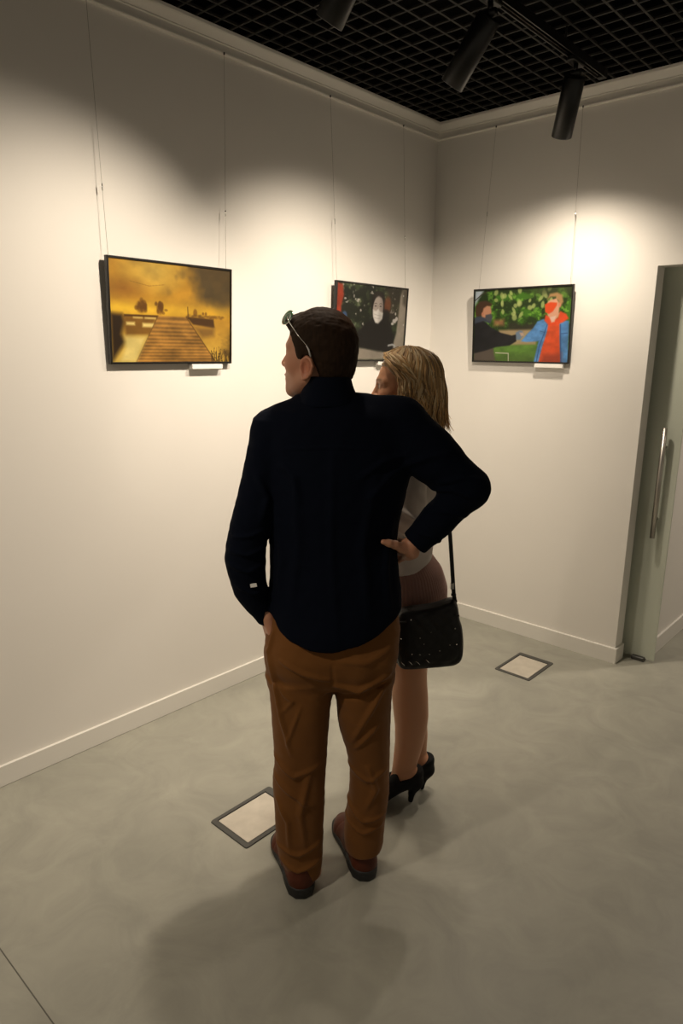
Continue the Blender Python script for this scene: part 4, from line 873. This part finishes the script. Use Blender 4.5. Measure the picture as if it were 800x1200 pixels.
# ------------------------------------------------------------------ the woman
F2 = Figure((1.21, -1.69)); L2 = F2.L
M_knit = mat('white_jersey', (0.62, 0.55, 0.50), 0.85, bump=(300, 0.3, 0.0008), spec=0.15)
M_boot = mat('black_suede', (0.006, 0.006, 0.0065), 0.8, spec=0.2)
M_skirt = mat('black_cloth', (0.006, 0.006, 0.006), 0.85)
def rib_mat():
    m = mat('mauve_ribbed_knit', (0.30, 0.17, 0.14), 0.85, spec=0.15, sheen=0.1); return m
M_rib = rib_mat()
W_ROWS = F2.rows([(492, 462, 500, 0.0, 0.055), (500, 458, 510, 0.0, 0.075), (508, 452, 517, 0.0, 0.130), (520, 446, 521, 0.0, 0.165), (545, 438, 524, 0.0, 0.160), (575, 436, 523, 0.0, 0.145), (600, 438, 517, 0.0, 0.132), (630, 444, 507, 0.0, 0.122),
  (648, 444, 505, 0.0, 0.127), (665, 442, 518, 0.0, 0.145), (685, 440, 524, 0.0, 0.160), (700, 440, 523.5, 0.0, 0.165), (720, 442, 519, 0.0, 0.165), (745, 445, 513, 0.0, 0.160), (775, 452, 506, 0.0, 0.150)])
WL = F2.rows([(765, 455, 503, -0.078, 0.072), (783, 459, 500, -0.076, 0.068), (800, 459.5, 500.5, -0.072, 0.063), (815, 459, 501.5, -0.068, 0.060), (837, 461, 502, -0.062, 0.057), (850, 462.5, 500.5, -0.058, 0.053), (870, 462.5, 496, -0.054, 0.046), (887, 461, 491, -0.052, 0.040), (900, 459.5, 486.5, -0.050, 0.034), (914, 457.5, 483, -0.050, 0.031)])
WR_ = F2.rows([(765, 458, 500, 0.078, 0.070), (800, 463, 499, 0.070, 0.060), (837, 470, 500, 0.060, 0.055), (860, 476, 501, 0.053, 0.048), (875, 481, 500, 0.050, 0.040), (890, 484, 499, 0.048, 0.034), (900, 483, 498, 0.048, 0.031)])
H2 = HeadFrame(L2(471.5, 453.0, 0.0), (-1.0, 0.03, -0.02), (0, 0, 1), 0.98)
v = Vol((-0.32, -0.30, -0.005), (0.24, 0.28, 1.70), 0.0032)
v.stack([(z, xc, a*0.90, yc, b_*0.92) for z, xc, a, yc, b_ in W_ROWS], 0.03, -0.008)
v.stack(WL, 0.02); v.stack(WR_, 0.02)
v.cone(H2(0, -0.035, -0.06), L2(486, 508, 0.0), 0.048, 0.056, 0.03)
v.cone(L2(492, 512, 0.0)+np.array([0, -0.13, 0]), L2(492, 512, 0)+np.array([0, 0.13, 0]), 0.042, 0.042, 0.03)
for sg_ in (-1, 1):
    S_ = L2(488, 520, sg_*0.165); E_ = L2(478, 606, sg_*0.185); W__ = L2(430, 600, sg_*0.10)
    v.cone(S_, E_, 0.042, 0.034, 0.03); v.cone(E_, W__, 0.034, 0.023, 0.02)
    hand(v, W__, (-0.7, -sg_*0.7, 0.1), (-0.5, 0, 0.8), 0.86, 0.5, sg_, 0.4)
fh = F2.floor(1.229, -1.737); fh2 = F2.floor(1.214, -1.644); fd = np.array([-0.955, -0.29, 0])
def foot(v, heel, k):
    hp = heel+fd*-0.012
    v.cone(hp+fd*0.022+np.array([0, 0, 0.12]), hp+fd*0.012+np.array([0, 0, 0.10]), 0.028*k, 0.026*k, 0.02); v.cone(hp+fd*0.03+np.array([0, 0, 0.115]), hp+fd*0.15+np.array([0, 0, 0.04]), 0.027*k, 0.026*k, 0.02)
    v.cone(hp+fd*0.15+np.array([0, 0, 0.036]), hp+fd*0.20+np.array([0, 0, 0.024]), 0.026*k, 0.018*k, 0.02)
for rows, hh in ((WL, fh), (WR_, fh2)):
    z0 = min(rows); v.cone((z0[1], z0[3], z0[0]), hh+fd*0.012+np.array([0, 0, 0.12]), min(z0[2], z0[4]), 0.028, 0.02); foot(v, hh, 0.95)
head_sculpt(v, H2, False)
V, Fq = v.mesh(2); skin2 = np.array([0.50, 0.245, 0.135]); C = paint_head(V, H2, False, skin2)
woman = build('person', V, Fq, M_skin, None, True, F2.M, C)
tag(woman, 'blonde woman in white top, mauve knit and black heels standing behind the man', 'person'); eyes(H2, woman)
# white top
def zr(py): return float(L2(490, py, 0)[2])
v = Vol((-0.30, -0.30, 0.80), (0.24, 0.30, 1.52), 0.0042); v.stack(W_ROWS, 0.02, 0.004)
v.cone(L2(492, 512, 0)+np.array([0, -0.135, 0]), L2(492, 512, 0)+np.array([0, 0.135, 0]), 0.052, 0.052, 0.03)
for sg_ in (-1, 1): v.cone(L2(488, 520, sg_*0.165), L2(478, 604, sg_*0.185), 0.052, 0.048, 0.02); v.cone(L2(478, 606, sg_*0.185), L2(440, 602, sg_*0.12), 0.045, 0.036, 0.02)
hx2 = [float(L2(x, 650, 0)[0]) for x in (430, 467, 485, 500, 512, 530)]; hz2 = [float(L2(480, y, 0)[2]) for y in (664, 662, 659, 653, 645, 640)]
v.cut(lambda X, Y, Z: Z-np.interp(X, hx2, hz2)+0*Y, 0.004)
V, Fq = v.mesh(2); N = vnormals(V, Fq); xz2 = lambda *pts: [(float(L2(x, y, -0.15)[0]), float(L2(x, y, -0.15)[2])) for x, y in pts]
V = folds(V, N, [(xz2((466, 612), (478, 622), (492, 640)), 0.006, 0.008), (xz2((470, 590), (484, 600), (498, 606)), 0.008, 0.005), (xz2((464, 630), (474, 640), (480, 655)), 0.005, 0.006), (xz2((490, 570), (500, 590), (505, 620)), 0.010, 0.005)])
V = V+N*(0.003*wob(V, 45, 44, 6))[:, None]; build('white_top', V, Fq, M_knit, woman, True)
# mauve ribbed knit layer
v = Vol((-0.30, -0.28, 0.70), (0.24, 0.28, 1.30), 0.0038); v.stack(W_ROWS, 0.02, 0.0)
v.cut(lambda X, Y, Z: np.minimum(Z-zr(709), zr(600)-Z)+0*X+0*Y, 0.006); V, Fq = v.mesh(2); N = vnormals(V, Fq)
cx_ = np.interp(V[:, 2], *zip(*[(r_[0], r_[1]) for r_ in sorted(W_ROWS)])); an = np.arctan2(V[:, 1]*1.0, V[:, 0]-cx_)
V = V+N*(0.0013*np.sin(an*80)-0.003*np.exp(-((V[:, 2]-zr(697))/0.003)**2)+0.002*(V[:, 2] < zr(697)))[:, None]
build('ribbed_knit', V, Fq, M_rib, woman, True)
v = Vol((-0.30, -0.28, 0.55), (0.24, 0.28, 1.0), 0.005); v.stack(W_ROWS, 0.02, -0.002)
v.stack([(z, xc, a+0.006, yc, b_+0.02) for z, xc, a, yc, b_ in F2.rows([(690, 444, 520, 0, 0.14), (735, 444, 514, 0, 0.142), (765, 449, 509, 0, 0.142)])], 0.0)
v.cut(lambda X, Y, Z: np.minimum(Z-zr(758), zr(695)-Z)+0*X+0*Y, 0.006); V, Fq = v.mesh(2); build('black_skirt', V, Fq, M_skirt, woman, True)
# heeled ankle shoes
for rows, hh, tp in ((WL, fh, 914), (WR_, fh2, 894)):
    hp = hh+fd*-0.012; v = Vol(hh-np.array([0.33, 0.18, 0.01])*np.array([1, 1, 1]), hh+np.array([0.10, 0.10, 0.22]), 0.003)
    U = lambda a, z, s_=0.0: hp+fd*a+np.array([fd[1]*s_, -fd[0]*s_, z])
    v.cone(U(0.012, 0.125), U(0.010, 0.095), 0.036, 0.034, 0.02); v.cone(U(0.018, 0.14), U(0.06, 0.105), 0.035, 0.034, 0.02); v.cone(U(0.04, 0.105), U(0.145, 0.042), 0.035, 0.032, 0.02)
    v.cone(U(0.145, 0.040), U(0.205, 0.026), 0.033, 0.022, 0.02); v.cone(U(0.205, 0.024), U(0.228, 0.018), 0.022, 0.012, 0.01)
    v.cone(U(0.002, 0.085), U(0.016, 0.040), 0.026, 0.0125, 0.02); v.cone(U(0.016, 0.040), U(0.019, 0.010), 0.0125, 0.0095, 0.005)
    zt = float(F2.L(470, tp, rows[-1][3])[2])
    def ct(X, Y, Z):
        a = (X-hp[0])*fd[0]+(Y-hp[1])*fd[1]; top = np.interp(a, [-0.03, 0.0, 0.03, 0.07, 0.13], [0.150, 0.146, 0.128, 0.112, 0.30]); return np.minimum(top-Z, Z-0.001)
    v.cut(ct, 0.004)
    V, Fq = v.mesh(2); V[:, 2] = np.maximum(V[:, 2], 0.0005); build('heeled_shoe', V, Fq, M_boot, woman, True)
# wavy blonde bob: a cap and several hundred locks, one mesh
M_blond = attr_mat('blonde_hair', rough=0.42, spec=0.45)
v = Vol(H2.c-0.2, H2.c+0.2, 0.003); B2 = H2.B
v.ell(H2(0, -0.018, 0.034), np.array((0.080, 0.101, 0.088)), 0, 'add', B2); v.ell(H2(0, -0.050, -0.030), np.array((0.078, 0.066, 0.100)), 0.03, 'add', B2)
def hl2(X, Y, Z):
    x, y, z = X-H2.c[0], Y-H2.c[1], Z-H2.c[2]; q1 = (B2[1][0]*x+B2[1][1]*y+B2[1][2]*z); q2 = (B2[2][0]*x+B2[2][1]*y+B2[2][2]*z)
    return (q2-np.interp(q1, [-0.12, -0.03, -0.015, 0.000, 0.020, 0.05, 0.10], [-0.11, -0.10, -0.07, -0.02, 0.035, 0.066, 0.078]))*0.6
v.cut(hl2, 0.004); Vc, Fc = v.mesh(2); qc = H2.inv(Vc)
allV = [Vc]; allF = [Fc]; allC = [np.array([0.20, 0.115, 0.045])*(1+0.4*wob(qc*np.array([1, 1, 0.3]), 260, 8))[:, None]]; off = len(Vc)
rs = np.random.RandomState(5); PART = np.array([0.018, -0.005, 0.128])
for i in range(1150):
    ph = rs.rand()*2*math.pi; sd = math.atan2(math.sin(ph), math.cos(ph)); aph = abs(sd); sg_ = 1 if sd > 0 else -1     # 0 = face side
    fend = 1.40+0.45*rs.rand()          # where locks from the front end up, swept back past the cheek
    aend = max(aph, fend) if aph < 1.75 else aph
    zend = np.interp(aend, [1.5, 1.7, 2.2, 3.15], [-0.095, -0.120, -0.135, -0.140])+rs.randn()*0.016
    lvl = rs.rand(); st_ = rs.rand()*0.22
    amp = 0.004+0.011*rs.rand(); fr = 9+9*rs.rand(); p0 = rs.rand()*6.28; vol = 0.001+0.010*lvl; flick = 0.42*(rs.rand()**2.5)
    pts = []; n = 17
    for j in range(n):
        s2 = st_+(1-st_)*j/(n-1)
        sw = np.clip((s2-0.16)/0.34, 0, 1); sw = sw*sw*(3-2*sw); az = aph+(aend-aph)*sw
        th = min(s2/0.45, 1.0)*math.pi/2
        rz = 0.034+math.cos(th)*(0.088+vol)
        if s2 > 0.45:
            t = (s2-0.45)/0.55; rz = 0.034+(zend-0.034)*t; k_ = 1.0+0.12*math.sin(t*math.pi)-0.12*t*t+flick*t**4
        else: t = 0; k_ = 1.0
        if aph < 1.2: rz += 0.020*math.sin(sw*math.pi)
        x_ = sg_*math.sin(az)*math.sin(th)*(0.083+vol)*k_; y_ = math.cos(az)*math.sin(th)*(0.102+vol)*k_*(1.07 if az > 1.57 else 1.0)-0.018-0.006*t
        bl = max(0, 1-s2/0.4)**2; x_ += bl*PART[0]
        wv = amp*min(1, s2*1.4)*math.sin(fr*s2+p0); tx, ty = math.cos(sd), -math.sin(sd)
        pts.append(H2(x_+tx*wv, y_+ty*wv, rz+amp*0.4*math.cos(fr*s2+p0)))
    r0 = 0.0019+0.0021*rs.rand(); rad = [r0*(0.55+0.6*math.sin(math.pi*min(1, 0.15+j/(n-1)))) for j in range(n)]; rad[-1] = 0.0006; rad[-2] *= 0.7
    m = MB(); m.tube(pts, rad, 5, False); vv = np.array(m.v); ff = np.array([f_ for f_ in m.f if len(f_) == 4])
    c = np.array([0.62, 0.375, 0.155])*(0.35+0.9*rs.rand()); c = c*(1-0.2*rs.rand()); hl_ = rs.rand() < 0.22
    if hl_: c = np.array([0.80, 0.60, 0.34])
    tcol = np.repeat(np.linspace(0.75, 1.1, n), 5)[:, None]
    allV.append(vv); allF.append(ff+off); allC.append(c[None]*tcol); off += len(vv)
build('hair', np.concatenate(allV), np.concatenate(allF), M_blond, woman, True, col=np.clip(np.concatenate(allC), 0, 1))

# ------------------------------------------------------------------ shoulder bag
M_bag = mat('black_quilted_leather', (0.006, 0.006, 0.006), 0.48, spec=0.35); M_stud = mat('silver_stud', (0.75, 0.74, 0.70), 0.2, metal=1.0)
bag = bpy.data.objects.new('handbag', None); COL.objects.link(bag); bag.empty_display_size = 0.05
YB_ = -0.222; bc = L2(505, 742, YB_)
bag.matrix_world = F2.M @ Matrix.Translation(Vector(bc)); tag(bag, 'black quilted studded handbag hanging at the woman\'s hip', 'handbag')
OUT = [(462, 712), (480, 711), (500, 709), (515, 705), (525, 701), (533, 700), (537, 712), (538, 726), (541.5, 733), (543, 752), (542.5, 768), (538, 776), (528, 778.5), (505, 780.5), (480, 782.5), (462, 783)]
P = np.array([(L2(x, y, YB_)-bc)[[0, 2]] for x, y in OUT]); Pc = P.mean(0)
nsub = 6; ring = []
for i in range(len(P)):
    for t in range(nsub): ring.append(P[i]+(P[(i+1) % len(P)]-P[i])*t/nsub)
ring = np.array(ring); n = len(ring)
for _ in range(10): ring = ring*0.5+0.25*(np.roll(ring, 1, 0)+np.roll(ring, -1, 0))
lay = []; prof = [(0.0, -0.046), (0.25, -0.046), (0.5, -0.045), (0.72, -0.042), (0.87, -0.036), (0.95, -0.028), (0.99, -0.016), (1.0, 0.0), (0.98, 0.016), (0.9, 0.026), (0.6, 0.030), (0.0, 0.032)]
vv = []; ff = []
prof2 = []
for a, b_ in zip(prof[:-1], prof[1:]):
    for t in range(4): prof2.append((a[0]+(b_[0]-a[0])*t/4, a[1]+(b_[1]-a[1])*t/4))
prof2.append(prof[-1])
for (s_, y) in prof2:
    for q in ring:
        c = Pc+(q-Pc)*max(s_, 0.002); u_, w__ = c[0], c[1]
        qd = abs(math.sin((u_+w__)*62))*abs(math.sin((u_-w__)*62)) if y < 0 else 0
        vv.append((c[0], y+0.004*(1-qd**0.5)*min(1, (1-s_)*6)*(1 if y < 0 else 0), c[1]))
for i in range(len(prof2)-1):
    for j in range(n): ff.append((i*n+j, i*n+(j+1) % n, (i+1)*n+(j+1) % n, (i+1)*n+j))
build('bag_body', vv, ff, M_bag, bag, True)
pp = [(L2(x, y, YB_-0.02)-bc) for x, y in ((464, 727), (500, 724), (520, 721), (538, 719))]
MB().tube([tuple(p_+np.array([0, -0.018, 0])) for p_ in pp], 0.0028, 8).build('flap_piping', M_bag, bag, True)
pp = [(L2(x, y, YB_-0.02)-bc) for x, y in ((534, 735), (538, 750), (538, 768), (530, 774))]
MB().tube([tuple(p_+np.array([0, -0.012, 0])) for p_ in pp], 0.0025, 8).build('edge_piping', M_bag, bag, True)
for (x, y) in ((481.6, 727), (492, 748), (496.5, 755), (482.7, 767), (492, 767.5), (503, 767), (527, 756), (535, 755.5), (533, 737), (470, 749), (505, 741), (515, 763)):
    c = L2(x, y, YB_-0.046)-bc
    MB().lathe([(0.0024, 0.0), (0.0022, 0.0016), (0.0012, 0.0028), (0.0001, 0.0032)], 12, Matrix.Translation(Vector(c)+Vector((0, 0.003, 0))) @ Matrix.Rotation(math.pi/2, 4, 'X')).build('stud', M_stud, bag, True)
for (x, y) in ((470, 776), (479, 775), (488, 775), (499, 773)):
    a, b_ = L2(x, y, YB_-0.046)-bc, L2(x+4, y+4, YB_-0.044)-bc
    MB().tube([tuple(a), tuple(b_)], [0.0012, 0.0010], 8).build('metal_trim', M_stud, bag, True)
# strap over her shoulder
sp = [(533.5, 706, YB_), (531.5, 697, -0.225), (530.5, 680, -0.222), (529, 655, -0.216), (527, 625, -0.208), (522, 580, -0.200), (514, 545, -0.205), (503, 520, -0.200), (496, 507, -0.165)]
MB().tube([tuple(L2(x, y, yl)-bc) for x, y, yl in sp], 0.0068, 10, True, 0.30, up=(0, 1, 0)).build('strap', M_bag, bag, True)
sp = [(464, 714, YB_), (456, 680, -0.205), (452, 640, -0.195), (450, 600, -0.215), (456, 560, -0.228), (474, 525, -0.222), (488, 510, -0.195), (496, 507, -0.165)]
MB().tube([tuple(L2(x, y, yl)-bc) for x, y, yl in sp], 0.0066, 10, True, 0.30, up=(0, 1, 0)).build('strap', M_bag, bag, True)
b0 = L2(529.8, 686.5, -0.226)-bc
MB().box((-0.0062, -0.0045, -0.011), (0.0062, 0.0045, 0.011), 0.0015, Matrix.Translation(Vector(b0))).build('buckle', M_stud, bag)
b1 = L2(531.3, 697, -0.226)-bc
MB().box((-0.008, -0.004, -0.004), (0.008, 0.004, 0.004), 0.0012, Matrix.Translation(Vector(b1))).build('strap_ring', M_bag, bag)
